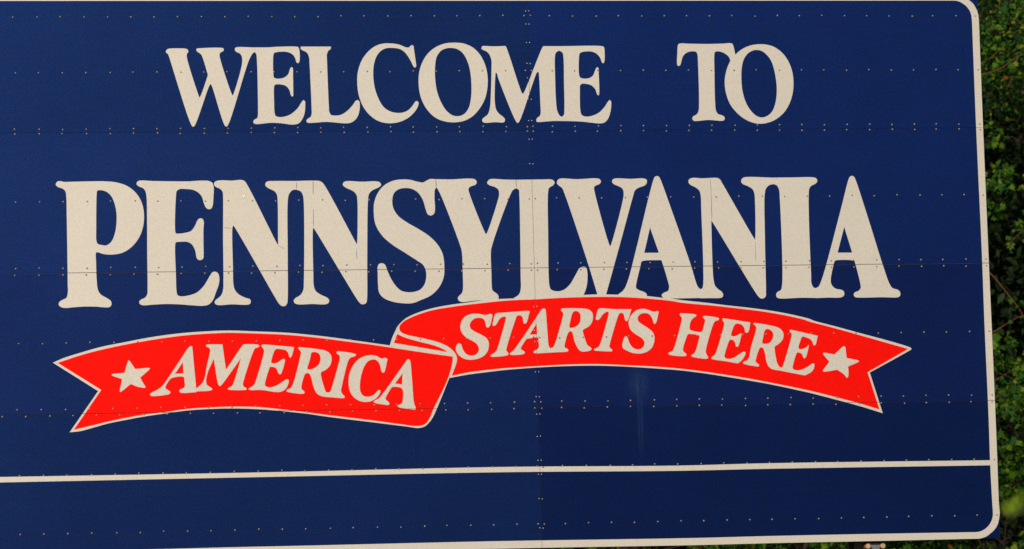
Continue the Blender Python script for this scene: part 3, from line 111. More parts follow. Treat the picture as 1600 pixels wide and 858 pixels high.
TWIGS = [[(5.742, 10.5, 8.113), (5.917, 10.5, 8.137), (6.0, 10.5, 8.18), (6.065, 10.5, 8.242), (6.104, 10.5, 8.273)], [(6.117, 10.7, 8.261), (6.238, 10.7, 8.298), (6.334, 10.7, 8.317), (6.524, 10.7, 8.36)], [(5.78, 10.3, 7.978), (5.98, 10.3, 8.026), (6.081, 10.3, 8.069), (6.158, 10.3, 8.13), (6.222, 10.3, 8.173), (6.442, 10.3, 8.222)], [(6.134, 11.0, 8.481), (6.262, 11.0, 8.519), (6.422, 11.0, 8.544), (6.615, 11.0, 8.606)], [(6.014, 10.6, 8.491), (6.071, 10.6, 8.497), (6.14, 10.6, 8.491)], [(6.163, 10.9, 8.713), (6.215, 10.9, 8.75), (6.237, 10.9, 8.819), (6.255, 10.9, 8.933)], [(6.351, 10.8, 8.255), (6.34, 10.8, 8.161), (6.284, 10.8, 8.036), (6.236, 10.8, 7.943)], [(5.743, 10.1, 6.152), (5.86, 10.1, 6.03), (5.976, 10.1, 5.878), (6.069, 10.1, 5.757), (6.131, 10.1, 5.636), (6.261, 10.1, 5.394)], [(5.657, 10.0, 5.45), (5.781, 10.0, 5.508), (5.938, 10.0, 5.596), (6.032, 10.0, 5.649), (6.278, 10.0, 5.694)], [(5.789, 10.6, 5.019), (5.955, 10.6, 5.126), (6.107, 10.6, 5.209), (6.266, 10.6, 5.298), (6.488, 10.6, 5.386)], [(5.877, 10.5, 4.766), (6.031, 10.5, 4.776), (6.126, 10.5, 4.835), (6.221, 10.5, 4.882), (6.441, 10.5, 4.951)], [(5.913, 10.8, 5.281), (6.007, 10.8, 5.292), (6.145, 10.8, 5.303)], [(6.049, 10.3, 6.357), (6.114, 10.3, 6.436), (6.242, 10.3, 6.538)]]
CLUMPS = [[(6.039, 10.5, 7.059)], [(6.104, 10.6, 7.117)], [(5.953, 10.4, 6.952)], [(6.213, 10.8, 7.136)], [(6.064, 11.2, 7.013)], [(5.989, 10.6, 7.488)], [(6.24, 10.4, 6.583)], [(6.081, 10.9, 6.83)], [(6.488, 11.3, 7.119)]]
SPRIG = (-1.455, -18.000, 2.029)

SPLICES = [(-1393.7, 5419.2, -1392.6, 5368.8, 5), (-1285.5, 5422.7, -1285.2, 5334.5, 5), (-1287.1, 5238.0, -1287.3, 5124.8, 5), (-1011.8, 4980.0, -1011.2, 4908.8, 4), (-483.6, 5425.5, -482.7, 5374.9, 6), (42.0, 5421.9, 42.7, 5371.1, 5), (1330.5, 5421.4, 1333.1, 5323.5, 3.5), (1333.1, 5323.5, 1331.4, 5145.0, 5), (1616.9, 5002.4, 1616.2, 4862.4, 3.5), (-1867.1, 5121.4, -1821.7, 5118.9, 3.5), (-1517.8, 5001.3, -1480.8, 4984.3, 3)]
WRINKLES = [(-1748.3, 5300.2, -1714.2, 5354.4, 6), (-1756.5, 5304.5, -1731.0, 5342.0, 5), (-1808.8, 5146.0, -1800.3, 5162.6, 5), (-1509.6, 4997.1, -1476.8, 4980.1, 3.5), (71.3, 5413.2, 72.0, 5362.4, 4), (-1554.7, 4797.2, -1537.8, 4817.9, 3), (866.8, 5123.5, 895.7, 5097.8, 2.5)]
# ---------------------------------------------------------------- materials
def new_mat(name):
    m = bpy.data.materials.new(name)
    m.use_nodes = True
    nt = m.node_tree
    return m, nt, nt.nodes['Principled BSDF']

def N(nt, kind, **kw):
    n = nt.nodes.new(kind)
    for k, v in kw.items():
        setattr(n, k, v)
    return n

def sheeting(name, rgb, rough=0.45, grain=0.10, spec=0.5, mottle=0.10, extra=None, obj_tint=False, metallic=0.0):
    """Painted / reflective sheeting: fine bead grain, slow weathering blotches, slightly wavy sheet."""
    m, nt, p = new_mat(name)
    L = nt.links
    tc = N(nt, 'ShaderNodeTexCoord')
    n1 = N(nt, 'ShaderNodeTexNoise'); n1.inputs['Scale'].default_value = 105.0; n1.inputs['Detail'].default_value = 3.0
    n2 = N(nt, 'ShaderNodeTexNoise'); n2.inputs['Scale'].default_value = 1.3; n2.inputs['Detail'].default_value = 5.0
    mp = N(nt, 'ShaderNodeMapping'); mp.inputs['Scale'].default_value = (0.6, 1.0, 7.0)
    n3 = N(nt, 'ShaderNodeTexNoise'); n3.inputs['Scale'].default_value = 6.0; n3.inputs['Detail'].default_value = 4.0
    L.new(tc.outputs['Object'], n1.inputs['Vector']); L.new(tc.outputs['Object'], n2.inputs['Vector'])
    L.new(tc.outputs['Object'], mp.inputs['Vector']); L.new(mp.outputs['Vector'], n3.inputs['Vector'])
    def centred(n, amp):
        a = N(nt, 'ShaderNodeMath', operation='MULTIPLY_ADD')
        a.inputs[1].default_value = 2 * amp; a.inputs[2].default_value = 1.0 - amp
        L.new(n.outputs['Fac'], a.inputs[0]); return a
    a1 = centred(n1, grain * 2.2); a2 = centred(n2, mottle); a3 = centred(n3, mottle * 0.6)
    k = N(nt, 'ShaderNodeMath', operation='MULTIPLY'); L.new(a1.outputs[0], k.inputs[0]); L.new(a2.outputs[0], k.inputs[1])
    k2 = N(nt, 'ShaderNodeMath', operation='MULTIPLY'); L.new(k.outputs[0], k2.inputs[0]); L.new(a3.outputs[0], k2.inputs[1])
    sc = N(nt, 'ShaderNodeVectorMath', operation='SCALE')
    base = N(nt, 'ShaderNodeRGB'); base.outputs[0].default_value = (*rgb, 1)
    src = base.outputs[0]
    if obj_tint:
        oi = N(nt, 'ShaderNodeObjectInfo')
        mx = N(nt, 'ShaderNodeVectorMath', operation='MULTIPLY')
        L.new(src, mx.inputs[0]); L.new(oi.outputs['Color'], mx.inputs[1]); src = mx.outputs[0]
    if extra:
        src = extra(nt, tc, src)
    # faint colour speckle of the bead layer
    nc = N(nt, 'ShaderNodeTexNoise'); nc.inputs['Scale'].default_value = 80.0; nc.inputs['Detail'].default_value = 2.0
    L.new(tc.outputs['Object'], nc.inputs['Vector'])
    sub = N(nt, 'ShaderNodeVectorMath', operation='MULTIPLY_ADD')
    g = grain * 2.6
    sub.inputs[1].default_value = (g, g, g); sub.inputs[2].default_value = (1 - g / 2,) * 3
    L.new(nc.outputs['Color'], sub.inputs[0])
    mc = N(nt, 'ShaderNodeVectorMath', operation='MULTIPLY')
    L.new(src, mc.inputs[0]); L.new(sub.outputs[0], mc.inputs[1])
    L.new(mc.outputs[0], sc.inputs[0]); L.new(k2.outputs[0], sc.inputs['Scale'])
    L.new(sc.outputs[0], p.inputs['Base Color'])
    p.inputs['Roughness'].default_value = rough
    p.inputs['Specular IOR Level'].default_value = spec
    p.inputs['Metallic'].default_value = metallic   # metallised beads under a dyed film
    bmp = N(nt, 'ShaderNodeBump'); bmp.inputs['Strength'].default_value = 0.25; bmp.inputs['Distance'].default_value = 0.004
    L.new(n2.outputs['Fac'], bmp.inputs['Height']); L.new(bmp.outputs[0], p.inputs['Normal'])
    return m

def drip_stain(nt, tc, src):
    """An old pale splash with runs below it, dried onto the blue face right of the centre joint."""
    L = nt.links
    sx = N(nt, 'ShaderNodeSeparateXYZ'); L.new(tc.outputs['Object'], sx.inputs[0])
    nz = N(nt, 'ShaderNodeTexNoise'); nz.inputs['Scale'].default_value = 28.0; nz.inputs['Detail'].default_value = 4.0
    mp = N(nt, 'ShaderNodeMapping'); mp.inputs['Scale'].default_value = (1.6, 1, 0.12)
    L.new(tc.outputs['Object'], mp.inputs[0]); L.new(mp.outputs[0], nz.inputs['Vector'])
    def M(op, a, b=None, c=None):
        n = N(nt, 'ShaderNodeMath', operation=op)
        for i, v in enumerate((a, b, c)):
            if v is None: continue
            if isinstance(v, (int, float)): n.inputs[i].default_value = v
            else: L.new(v, n.inputs[i])
        return n.outputs[0]
    X, Z = sx.outputs['X'], sx.outputs['Z']
    def gauss(u, c, w):
        d = M('DIVIDE', M('SUBTRACT', u, c), w)
        return M('POWER', 2.718, M('MULTIPLY', M('MULTIPLY', d, d), -1.0))
    blob = M('MULTIPLY', gauss(X, 0.812, 0.055), gauss(Z, 4.085, 0.085))
    def ramp(u, a, b):
        n = N(nt, 'ShaderNodeMapRange'); n.interpolation_type = 'SMOOTHSTEP'
        n.inputs['From Min'].default_value = a; n.inputs['From Max'].default_value = b
        L.new(u, n.inputs['Value']); return n.outputs[0]
    runz = M('MULTIPLY', ramp(Z, 3.50, 3.85), ramp(Z, 4.10, 4.0))
    runx = M('ADD', gauss(X, 0.806, 0.0035), M('ADD', M('MULTIPLY', gauss(X, 0.826, 0.004), 1.0), M('MULTIPLY', gauss(X, 0.817, 0.018), 0.45)))
    run = M('MULTIPLY', M('MULTIPLY', runz, runx), 0.75)
    st = M('MULTIPLY', M('MINIMUM', M('ADD', M('MULTIPLY', blob, 0.9), run), 1.0), M('MULTIPLY_ADD', nz.outputs['Fac'], 1.5, -0.3))
    mix = N(nt, 'ShaderNodeMix', data_type='RGBA')
    L.new(M('MULTIPLY', st, 0.42), mix.inputs['Factor'])
    L.new(src, mix.inputs['A']); mix.inputs['B'].default_value = (0.055, 0.12, 0.30, 1)
    return mix.outputs['Result']

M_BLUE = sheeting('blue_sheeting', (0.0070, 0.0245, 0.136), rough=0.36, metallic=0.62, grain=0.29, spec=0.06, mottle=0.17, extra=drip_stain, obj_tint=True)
M_CREAM = sheeting('cream_sheeting', (0.608, 0.590, 0.568), rough=0.42, metallic=0.24, grain=0.08, spec=0.12, mottle=0.05)
M_RED = sheeting('red_sheeting', (0.84, 0.006, 0.003), rough=0.50, metallic=0.22, grain=0.09, spec=0.04, mottle=0.07)

def metal(name, rgb, metallic, rough, noise=0.25, scale=60, rust=None):
    m, nt, p = new_mat(name)
    L = nt.links
    tc = N(nt, 'ShaderNodeTexCoord')
    n = N(nt, 'ShaderNodeTexNoise'); n.inputs['Scale'].default_value = scale; n.inputs['Detail'].default_value = 5
    L.new(tc.outputs['Object'], n.inputs['Vector'])
    r = N(nt, 'ShaderNodeValToRGB')
    e = r.color_ramp.elements
    e[0].position = 0.3; e[1].position = 0.7
    e[0].color = (*[c * (1 - noise) for c in rgb], 1)
    e[1].color = (*(rust if rust else [min(1, c * (1 + noise)) for c in rgb]), 1)
    L.new(n.outputs['Fac'], r.inputs[0]); L.new(r.outputs[0], p.inputs['Base Color'])
    p.inputs['Metallic'].default_value = metallic
    p.inputs['Roughness'].default_value = rough
    b = N(nt, 'ShaderNodeBump'); b.inputs['Strength'].default_value = 0.3; b.inputs['Distance'].default_value = 0.002
    L.new(n.outputs['Fac'], b.inputs['Height']); L.new(b.outputs[0], p.inputs['Normal'])
    return m
M_RIVET = metal('rivet_aluminium', (0.42, 0.36, 0.29), 0.3, 0.45, 0.3, 7, rust=(0.36, 0.24, 0.14))
M_SMALL = metal('small_rivet_aluminium', (0.62, 0.6, 0.55), 0.3, 0.45, 0.2, 9)
M_RAIL = metal('rail_aluminium', (0.075, 0.065, 0.055), 0.1, 0.7, 0.4, 12)
M_POST = metal('post_paint', (0.05, 0.06, 0.075), 0.2, 0.6, 0.3, 25, rust=(0.09, 0.06, 0.045))
M_RUST = metal('rusty_bolt', (0.42, 0.17, 0.07), 0.0, 0.8, 0.35, 90)
M_BOLT_END = metal('bolt_end', (0.40, 0.33, 0.27), 0.1, 0.6, 0.25, 90)
M_BRACKET = metal('bracket_zinc', (0.16, 0.19, 0.23), 0.3, 0.6, 0.3, 70)
M_SPLICE = metal('splice_edge', (0.20, 0.23, 0.28), 0.0, 0.6, 0.4, 30)
M_CONCRETE = metal('footing_concrete', (0.3, 0.29, 0.26), 0.0, 0.9, 0.3, 12)

def leaf_mat(name, cols, rough=0.65, trans=0.28):
    m, nt, p = new_mat(name)
    L = nt.links
    g = N(nt, 'ShaderNodeNewGeometry')
    r = N(nt, 'ShaderNodeValToRGB')
    r.color_ramp.interpolation = 'LINEAR'
    e = r.color_ramp.elements
    e[0].position, e[0].color = cols[0][0], (*cols[0][1], 1)
    e[1].position, e[1].color = cols[-1][0], (*cols[-1][1], 1)
    for pos, c in cols[1:-1]:
        x = e.new(pos); x.color = (*c, 1)
    L.new(g.outputs['Random Per Island'], r.inputs[0])
    p.inputs['Roughness'].default_value = rough
    p.inputs['Specular IOR Level'].default_value = 0.12
    L.new(r.outputs[0], p.inputs['Base Color'])
    t = N(nt, 'ShaderNodeBsdfTranslucent')
    br = N(nt, 'ShaderNodeVectorMath', operation='MULTIPLY'); br.inputs[1].default_value = (1.1, 1.5, 0.6)
    L.new(r.outputs[0], br.inputs[0]); L.new(br.outputs[0], t.inputs['Color'])
    mx = N(nt, 'ShaderNodeMixShader'); mx.inputs[0].default_value = trans
    out = nt.nodes['Material Output']
    L.new(p.outputs[0], mx.inputs[1]); L.new(t.outputs[0], mx.inputs[2]); L.new(mx.outputs[0], out.inputs['Surface'])
    return m
M_LEAF_TOP = leaf_mat('leaf_small', [(0.0, (0.012, 0.060, 0.014)), (0.5, (0.022, 0.095, 0.010)), (0.8, (0.075, 0.17, 0.010)), (0.988, (0.19, 0.25, 0.015)), (0.9985, (0.25, 0.07, 0.01)), (1.0, (0.25, 0.10, 0.01))])
M_LEAF_LOW = leaf_mat('leaf_broad', [(0.0, (0.015, 0.070, 0.012)), (0.55, (0.036, 0.105, 0.008)), (0.88, (0.095, 0.18, 0.010)), (0.988, (0.16, 0.21, 0.015)), (0.9975, (0.30, 0.05, 0.01)), (1.0, (0.40, 0.09, 0.01))])
M_LEAF_DARK = leaf_mat('leaf_wood', [(0.0, (0.005, 0.013, 0.004)), (0.8, (0.008, 0.020, 0.006)), (1.0, (0.02, 0.045, 0.008))], trans=0.1)
M_LEAF_NEAR = leaf_mat('leaf_near', [(0.0, (0.22, 0.38, 0.012)), (1.0, (0.32, 0.46, 0.02))], trans=0.35)
M_BARK = metal('bark', (0.022, 0.014, 0.009), 0.0, 0.9, 0.5, 30, rust=(0.04, 0.024, 0.014))
M_TWIG = metal('twig_bark', (0.12, 0.045, 0.018), 0.0, 0.8, 0.4, 40)
M_GREEN_STEM = metal('green_stem', (0.08, 0.14, 0.03), 0.0, 0.7, 0.3, 40)

def ground_mat(name, a, b, scale):
    m, nt, p = new_mat(name)
    L = nt.links
    tc = N(nt, 'ShaderNodeTexCoord')
    n = N(nt, 'ShaderNodeTexNoise'); n.inputs['Scale'].default_value = scale; n.inputs['Detail'].default_value = 8
    L.new(tc.outputs['Object'], n.inputs['Vector'])
    r = N(nt, 'ShaderNodeValToRGB'); e = r.color_ramp.elements
    e[0].position, e[1].position = 0.35, 0.65
    e[0].color = (*a, 1); e[1].color = (*b, 1)
    L.new(n.outputs['Fac'], r.inputs[0]); L.new(r.outputs[0], p.inputs['Base Color'])
    p.inputs['Roughness'].default_value = 0.95
    bb = N(nt, 'ShaderNodeBump'); bb.inputs['Strength'].default_value = 0.8; bb.inputs['Distance'].default_value = 0.05
    L.new(n.outputs['Fac'], bb.inputs['Height']); L.new(bb.outputs[0], p.inputs['Normal'])
    return m
M_GRASS = ground_mat('grass_verge', (0.035, 0.06, 0.015), (0.08, 0.10, 0.03), 1.2)
M_SOIL = ground_mat('forest_soil', (0.006, 0.0045, 0.003), (0.016, 0.010, 0.006), 2.5)

# ---------------------------------------------------------------- helpers
def link(name, me, mat, parent=None, **props):
    o = bpy.data.objects.new(name, me)
    COL.objects.link(o)
    if mat and not me.materials:
        me.materials.append(mat)
    if parent:
        o.parent = parent
    for k, v in props.items():
        o[k] = v
    return o

def from_bm(name, bm, mat, parent=None, smooth=False, **props):
    me = bpy.data.meshes.new(name)
    bm.to_mesh(me); bm.free()
    if smooth:
        me.polygons.foreach_set('use_smooth', [True] * len(me.polygons))
    return link(name, me, mat, parent, **props)

def empty(name, loc, label, cat, group=None):
    o = bpy.data.objects.new(name, None)
    o.empty_display_size = 0.3
    COL.objects.link(o)
    o.location = loc
    o['label'] = label; o['category'] = cat
    if group: o['group'] = group
    return o

def box(bm, x0, x1, y0, y1, z0, z1):
    vs = [bm.verts.new((x, y, z)) for x in (x0, x1) for y in (y0, y1) for z in (z0, z1)]
    for f in ((0, 1, 3, 2), (4, 6, 7, 5), (0, 4, 5, 1), (2, 3, 7, 6), (0, 2, 6, 4), (1, 5, 7, 3)):
        bm.faces.new([vs[i] for i in f])

def tube(bm, pts, r0, r1, seg=6):
    pts = [Vector(p) for p in pts]
    rings = []
    for i, p in enumerate(pts):
        a = pts[max(0, i - 1)]; b = pts[min(len(pts) - 1, i + 1)]
        d = (b - a).normalized()
        u = d.cross(Vector((0.3, 0.9, 0.2))).normalized(); v = d.cross(u)
        r = r0 + (r1 - r0) * i / (len(pts) - 1)
        rings.append([bm.verts.new(p + (u * math.cos(t) + v * math.sin(t)) * r) for t in [2 * math.pi * k / seg for k in range(seg)]])
    for A, B in zip(rings, rings[1:]):
        for k in range(seg):
            bm.faces.new((A[k], A[(k + 1) % seg], B[(k + 1) % seg], B[k]))
    bm.faces.new(rings[0][::-1]); bm.faces.new(rings[-1])

def parse_loops(s):
    loops = []
    for part in s.split(';'):
        pts = []
        for tok in part.split():
            c = tok.endswith('*'); x, z = tok.rstrip('*').split(',')
            pts.append((float(x) / 1000, float(z) / 1000, c))
        loops.append(pts)
    return loops

def smooth_loop(pts):
    """Closed centripetal Catmull-Rom through the points; starred points stay sharp."""
    n = len(pts); out = []
    P = [Vector((p[0], p[1])) for p in pts]
    for i in range(n):
        p1, p2 = P[i], P[(i + 1) % n]
        c1, c2 = pts[i][2], pts[(i + 1) % n][2]
        p0 = P[i - 1] if not c1 else p1 + (p1 - p2)
        p3 = P[(i + 2) % n] if not c2 else p2 + (p2 - p1)
        L = (p2 - p1).length
        out.append(p1.copy())
        if (c1 and c2) or L < 0.003:
            continue
        k = max(2, min(8, int(L / 0.006)))
        t0 = 0.0; t1 = t0 + max(1e-5, (p1 - p0).length) ** 0.5
        t2 = t1 + L ** 0.5; t3 = t2 + max(1e-5, (p3 - p2).length) ** 0.5
        for j in range(1, k):
            t = t1 + (t2 - t1) * j / k
            A1 = p0 * ((t1 - t) / (t1 - t0)) + p1 * ((t - t0) / (t1 - t0))
            A2 = p1 * ((t2 - t) / (t2 - t1)) + p2 * ((t - t1) / (t2 - t1))
            A3 = p2 * ((t3 - t) / (t3 - t2)) + p3 * ((t - t2) / (t3 - t2))
            B1 = A1 * ((t2 - t) / (t2 - t0)) + A2 * ((t - t0) / (t2 - t0))
            B2 = A2 * ((t3 - t) / (t3 - t1)) + A3 * ((t - t1) / (t3 - t1))
            out.append(B1 * ((t2 - t) / (t2 - t1)) + B2 * ((t - t1) / (t2 - t1)))
    return out

# the joints between the aluminium panels, as (point, point, half gap) on the sign face
mm = lambda p: Vector((p[0] / 1000, p[1] / 1000))
JOINTS_H = [(mm(GRID_L[i]), mm(GRID_R[i]), g) for i, g in ((1, 0.0008), (2, 0.0017), (3, 0.0013))]
JOINT_V = (mm(GRID_M[0]), mm(GRID_M[4]), 0.0010)

def cut_joint(bm, j):
    a, b, g = j
    d = (b - a).normalized(); nrm = Vector((-d.y, d.x))
    for s in (-1, 1):
        q = a + nrm * g * s
        bmesh.ops.bisect_plane(bm, geom=bm.verts[:] + bm.edges[:] + bm.faces[:], dist=1e-7,
                               plane_co=(q.x, 0, q.y), plane_no=(nrm.x, 0, nrm.y))
    kill = []
    for f in bm.faces:
        c = f.calc_center_median()
        if abs((Vector((c.x, c.z)) - a).dot(nrm)) < g * 0.999:
            kill.append(f)
    bmesh.ops.delete(bm, geom=kill, context='FACES')

def sheet(name, key, y_front, thick, mat, parent, label=None, lift=0.0):
    loops = [smooth_loop(l) for l in parse_loops(SHEETS[key])]
    bm = bmesh.new()
    polys = [[Vector((p.x, p.y, 0)) for p in l] for l in loops]
    flat = [v for l in polys for v in l]
    tris = tessellate_polygon(polys)
    vs = [bm.verts.new((v.x, -y_front, v.y)) for v in flat]
    for t in tris:
        try:
            bm.faces.new([vs[i] for i in t])
        except ValueError:
            pass
    bmesh.ops.dissolve_degenerate(bm, dist=1e-6, edges=bm.edges[:])
    for j in JOINTS_H: cut_joint(bm, j)
    cut_joint(bm, JOINT_V)
    bmesh.ops.recalc_face_normals(bm, faces=bm.faces[:])
    for f in bm.faces:
        if f.normal.y > 0: f.normal_flip()
    r = bmesh.ops.extrude_face_region(bm, geom=bm.faces[:])
    nv = [g for g in r['geom'] if isinstance(g, bmesh.types.BMVert)]
    # the new copy stays in front, the originals go back to the panel
    old = [v for v in bm.verts if v not in set(nv)]
    for v in old: v.co.y += thick
    bmesh.ops.recalc_face_normals(bm, faces=bm.faces[:])
    props = {}
    if label: props['label'] = label
    return from_bm(name, bm, mat, parent, **props)

# ---------------------------------------------------------------- ground and wooded bank
me = bpy.data.meshes.new('ground')
me.from_pydata([(-600, -600, 0), (600, -600, 0), (600, 11, 0), (-600, 11, 0)], [], [(0, 1, 2, 3)])
link('ground', me, M_GRASS, None, kind='structure')
rng = np.random.default_rng(5)
bm = bmesh.new()
NX, NY = 90, 26
grid = []
for j in range(NY):
    y = 10.6 + 22 * j / (NY - 1)
    row = []
    for i in range(NX):
        x = -60 + 130 * i / (NX - 1)
        t = max(0.0, (y - 11.2) / 21)
        z = -0.05 + 24 * t ** 1.1 + (0.5 * math.sin(x * 0.7 + y) + 0.35 * math.sin(x * 1.7 - y * 1.3)) * min(1, t * 6)
        row.append(bm.verts.new((x, y, z)))
    grid.append(row)
for j in range(NY - 1):
    for i in range(NX - 1):
        bm.faces.new((grid[j][i], grid[j][i + 1], grid[j + 1][i + 1], grid[j + 1][i]))
from_bm('hillside', bm, M_SOIL, None, smooth=True, kind='structure')

# ---------------------------------------------------------------- the sign
sign = empty('road_sign', (0, 0, 0), 'large blue welcome sign with cream lettering and a red ribbon', 'sign')
PT = 0.0035
def inset_quad(i, left):
    A, B = (GRID_L, GRID_M) if left else (GRID_M, GRID_R)
    a, b, c, d = mm(A[i]), mm(B[i]), mm(B[i + 1]), mm(A[i + 1])
    gt = 0 if i == 0 else JOINTS_H[i - 1][2]
    gb = 0 if i == 3 else JOINTS_H[i][2]
    gl = 0 if left else JOINT_V[2]; gr = JOINT_V[2] if left else 0
    return [Vector((a.x + gl, a.y - gt)), Vector((b.x - gr, b.y - gt)), Vector((c.x - gr, c.y + gb)), Vector((d.x + gl, d.y + gb))]
# panel tints: sheeting differs at the joints, with sheen and vignette falloff painted in
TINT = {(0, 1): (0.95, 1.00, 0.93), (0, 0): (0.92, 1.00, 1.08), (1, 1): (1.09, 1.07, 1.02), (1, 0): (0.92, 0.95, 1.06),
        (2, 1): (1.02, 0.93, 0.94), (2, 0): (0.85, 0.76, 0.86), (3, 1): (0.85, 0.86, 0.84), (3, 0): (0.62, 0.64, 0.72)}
for i in range(4):
    for left in (1, 0):
        q = inset_quad(i, left)
        bm = bmesh.new()
        f = [bm.verts.new((p.x, 0, p.y)) for p in q]; b = [bm.verts.new((p.x, PT, p.y)) for p in q]
        bm.faces.new(f[::-1]); bm.faces.new(b)
        for k in range(4): bm.faces.new((f[k], f[(k + 1) % 4], b[(k + 1) % 4], b[k]))
        bmesh.ops.recalc_face_normals(bm, faces=bm.faces[:])
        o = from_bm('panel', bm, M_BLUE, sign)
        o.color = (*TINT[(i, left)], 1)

# stiffening rails behind every joint and rivet row
XL, XR = GRID_L[0][0] / 1000 + 0.02, GRID_R[4][0] / 1000 - 0.04
RB = 0.10
for t in (0.08, 0.5, 1, 1.5, 2, 2.5, 3, 3.5, 3.94):
    i = min(3, int(t)); f = t - i
    zl = (GRID_L[i][1] * (1 - f) + GRID_L[i + 1][1] * f) / 1000
    zr = (GRID_R[i][1] * (1 - f) + GRID_R[i + 1][1] * f) / 1000
    bm = bmesh.new()
    h = 0.035
    for (y0, y1, hh) in ((PT + 0.0008, PT + 0.005, h), (PT + 0.0052, RB - 0.0052, 0.004), (RB - 0.005, RB, h * 0.8)):
        vs = []
        for (x, z) in ((XL, zl), (XR, zr)):
            vs += [bm.verts.new((x, y, z + s * hh)) for y in (y0, y1) for s in (-1, 1)]
        for fc in ((0, 1, 3, 2), (4, 6, 7, 5), (0, 4, 5, 1), (2, 3, 7, 6), (0, 2, 6, 4), (1, 5, 7, 3)):
            bm.faces.new([vs[k] for k in fc])
    bmesh.ops.recalc_face_normals(bm, faces=bm.faces[:])
    from_bm('rail', bm, M_RAIL, sign)
bm = bmesh.new()
a, b = mm(GRID_M[0]), mm(GRID_M[4])
vs = []
for p in (a, b):
    vs += [bm.verts.new((p.x + s * 0.03, y, p.y)) for y in (PT + 0.0003, PT + 0.0007) for s in (-1, 1)]
for fc in ((0, 1, 3, 2), (4, 6, 7, 5), (0, 4, 5, 1), (2, 3, 7, 6), (0, 2, 6, 4), (1, 5, 7, 3)):
    bm.faces.new([vs[k] for k in fc])
bmesh.ops.recalc_face_normals(bm, faces=bm.faces[:])
from_bm('splice_plate', bm, M_RAIL, sign)

# border, stripe, letters, banner
sheet('border', 'border', 0.0012, 0.0011, M_CREAM, sign)
sheet('stripe', 'stripe', 0.0018, 0.0017, M_CREAM, sign)
banner_words = ('AMERICA', 'STARTS', 'HERE')
sheet('ribbon_edging', 'STARTS backing', 0.0026, 0.0025, M_CREAM, sign)
sheet('ribbon_edging', 'AMERICA backing', 0.0032, 0.0031, M_CREAM, sign)
sheet('ribbon', 'STARTS red', 0.0038, 0.0005, M_RED, sign)
sheet('ribbon', 'AMERICA red', 0.0044, 0.0005, M_RED, sign)
sheet('ribbon_fold', 'fold red', 0.0039, 0.0005, M_RED, sign)
k = 0
for key in SHEETS:
    if ' of ' in key or key in ('first O',) or key.startswith('star '):
        low = not (key.endswith(banner_words))
        yf = (0.0012 if k % 2 else 0.0018) if low else (0.0052 if k % 2 else 0.0058)
        nm = 'star' if key.startswith('star') else 'letter'
        lab = {'first O': 'cream letter O of WELCOME'}.get(key, 'cream ' + ('' if nm == 'star' else 'letter ') + key)
        sheet(nm, key, yf, 0.0005 if not low else yf - 0.0001, M_CREAM, sign, lab)
        k += 1

# rivets
def dome(bm, x, z, y, r, h, seg=8):
    c = bm.verts.new((x, -y - h, z))
    ring = []
    for rr, hh in ((0.62, 0.78), (1.0, 0.22), (1.0, -0.3)):
        ring.append([bm.verts.new((x + r * rr * math.cos(t), -y - h * hh, z + r * rr * math.sin(t))) for t in [2 * math.pi * k / seg for k in range(seg)]])
    for k in range(seg):
        bm.faces.new((c, ring[0][(k + 1) % seg], ring[0][k]))
        for A, B in zip(ring, ring[1:]):
            bm.faces.new((A[k], A[(k + 1) % seg], B[(k + 1) % seg], B[k]))

# height of whatever sheet lies under a rivet, so that each head sits on it
from mathutils.bvhtree import BVHTree
surf = []
for o in sign.children:
    if o.name.split('.')[0] in ('letter', 'star', 'ribbon', 'ribbon_fold', 'ribbon_edging', 'border', 'stripe'):
        b2 = bmesh.new(); b2.from_mesh(o.data); surf.append(BVHTree.FromBMesh(b2)); b2.free()
def top(x, z):
    best = 0.0
    for t in surf:
        h = t.ray_cast(Vector((x, -1, z)), Vector((0, 1, 0)), 2)
        if h[0] is not None: best = max(best, -h[0].y)
    return best
random.seed(11)
bm = bmesh.new()
for tok in RIVETS.split():
    x, z = [float(v) / 1000 for v in tok.split(',')]
    dome(bm, x, z, top(x, z), random.uniform(0.0053, 0.0062), random.uniform(0.0042, 0.0056))
bmesh.ops.recalc_face_normals(bm, faces=bm.faces[:])
from_bm('rivets', bm, M_RIVET, sign, smooth=True, kind='stuff')
bm = bmesh.new()
for tok in SMALL_RIVETS.split():
    x, z = [float(v) / 1000 for v in tok.split(',')]
    dome(bm, x, z, top(x, z), 0.0033, 0.0018)
bmesh.ops.recalc_face_normals(bm, faces=bm.faces[:])
from_bm('joint_rivets', bm, M_SMALL, sign, smooth=True, kind='stuff')

# lifted splices where two pieces of cream sheeting meet inside a letter
for x0, z0, x1, z1, w in SPLICES:
    a, b = Vector((x0 / 1000, z0 / 1000)), Vector((x1 / 1000, z1 / 1000))
    n = 5; d = (b - a); nn = Vector((-d.y, d.x)).normalized()
    bm = bmesh.new()
    pts = [a + d * i / n + nn * random.uniform(-0.0012, 0.0012) for i in range(n + 1)]
    yb = max(top(p.x, p.y) for p in pts)
    rows = []
    for i, p in enumerate(pts):
        h = w / 2000 * (0.4 + 0.6 * math.sin(math.pi * (i + 0.3) / (n + 0.6)))
        rows.append([bm.verts.new((p.x + nn.x * h * s, -yb - yo, p.y + nn.y * h * s)) for s in (-1, 1) for yo in (-0.0001, 0.0004)])
    for A, B in zip(rows, rows[1:]):
        for q in ((0, 1), (1, 3), (3, 2), (2, 0)):
            bm.faces.new((A[q[0]], A[q[1]], B[q[1]], B[q[0]]))
    bm.faces.new((rows[0][0], rows[0][2], rows[0][3], rows[0][1])); bm.faces.new((rows[-1][0], rows[-1][1], rows[-1][3], rows[-1][2]))
    bmesh.ops.recalc_face_normals(bm, faces=bm.faces[:])
    from_bm('sheeting_splice', bm, M_SPLICE, sign)

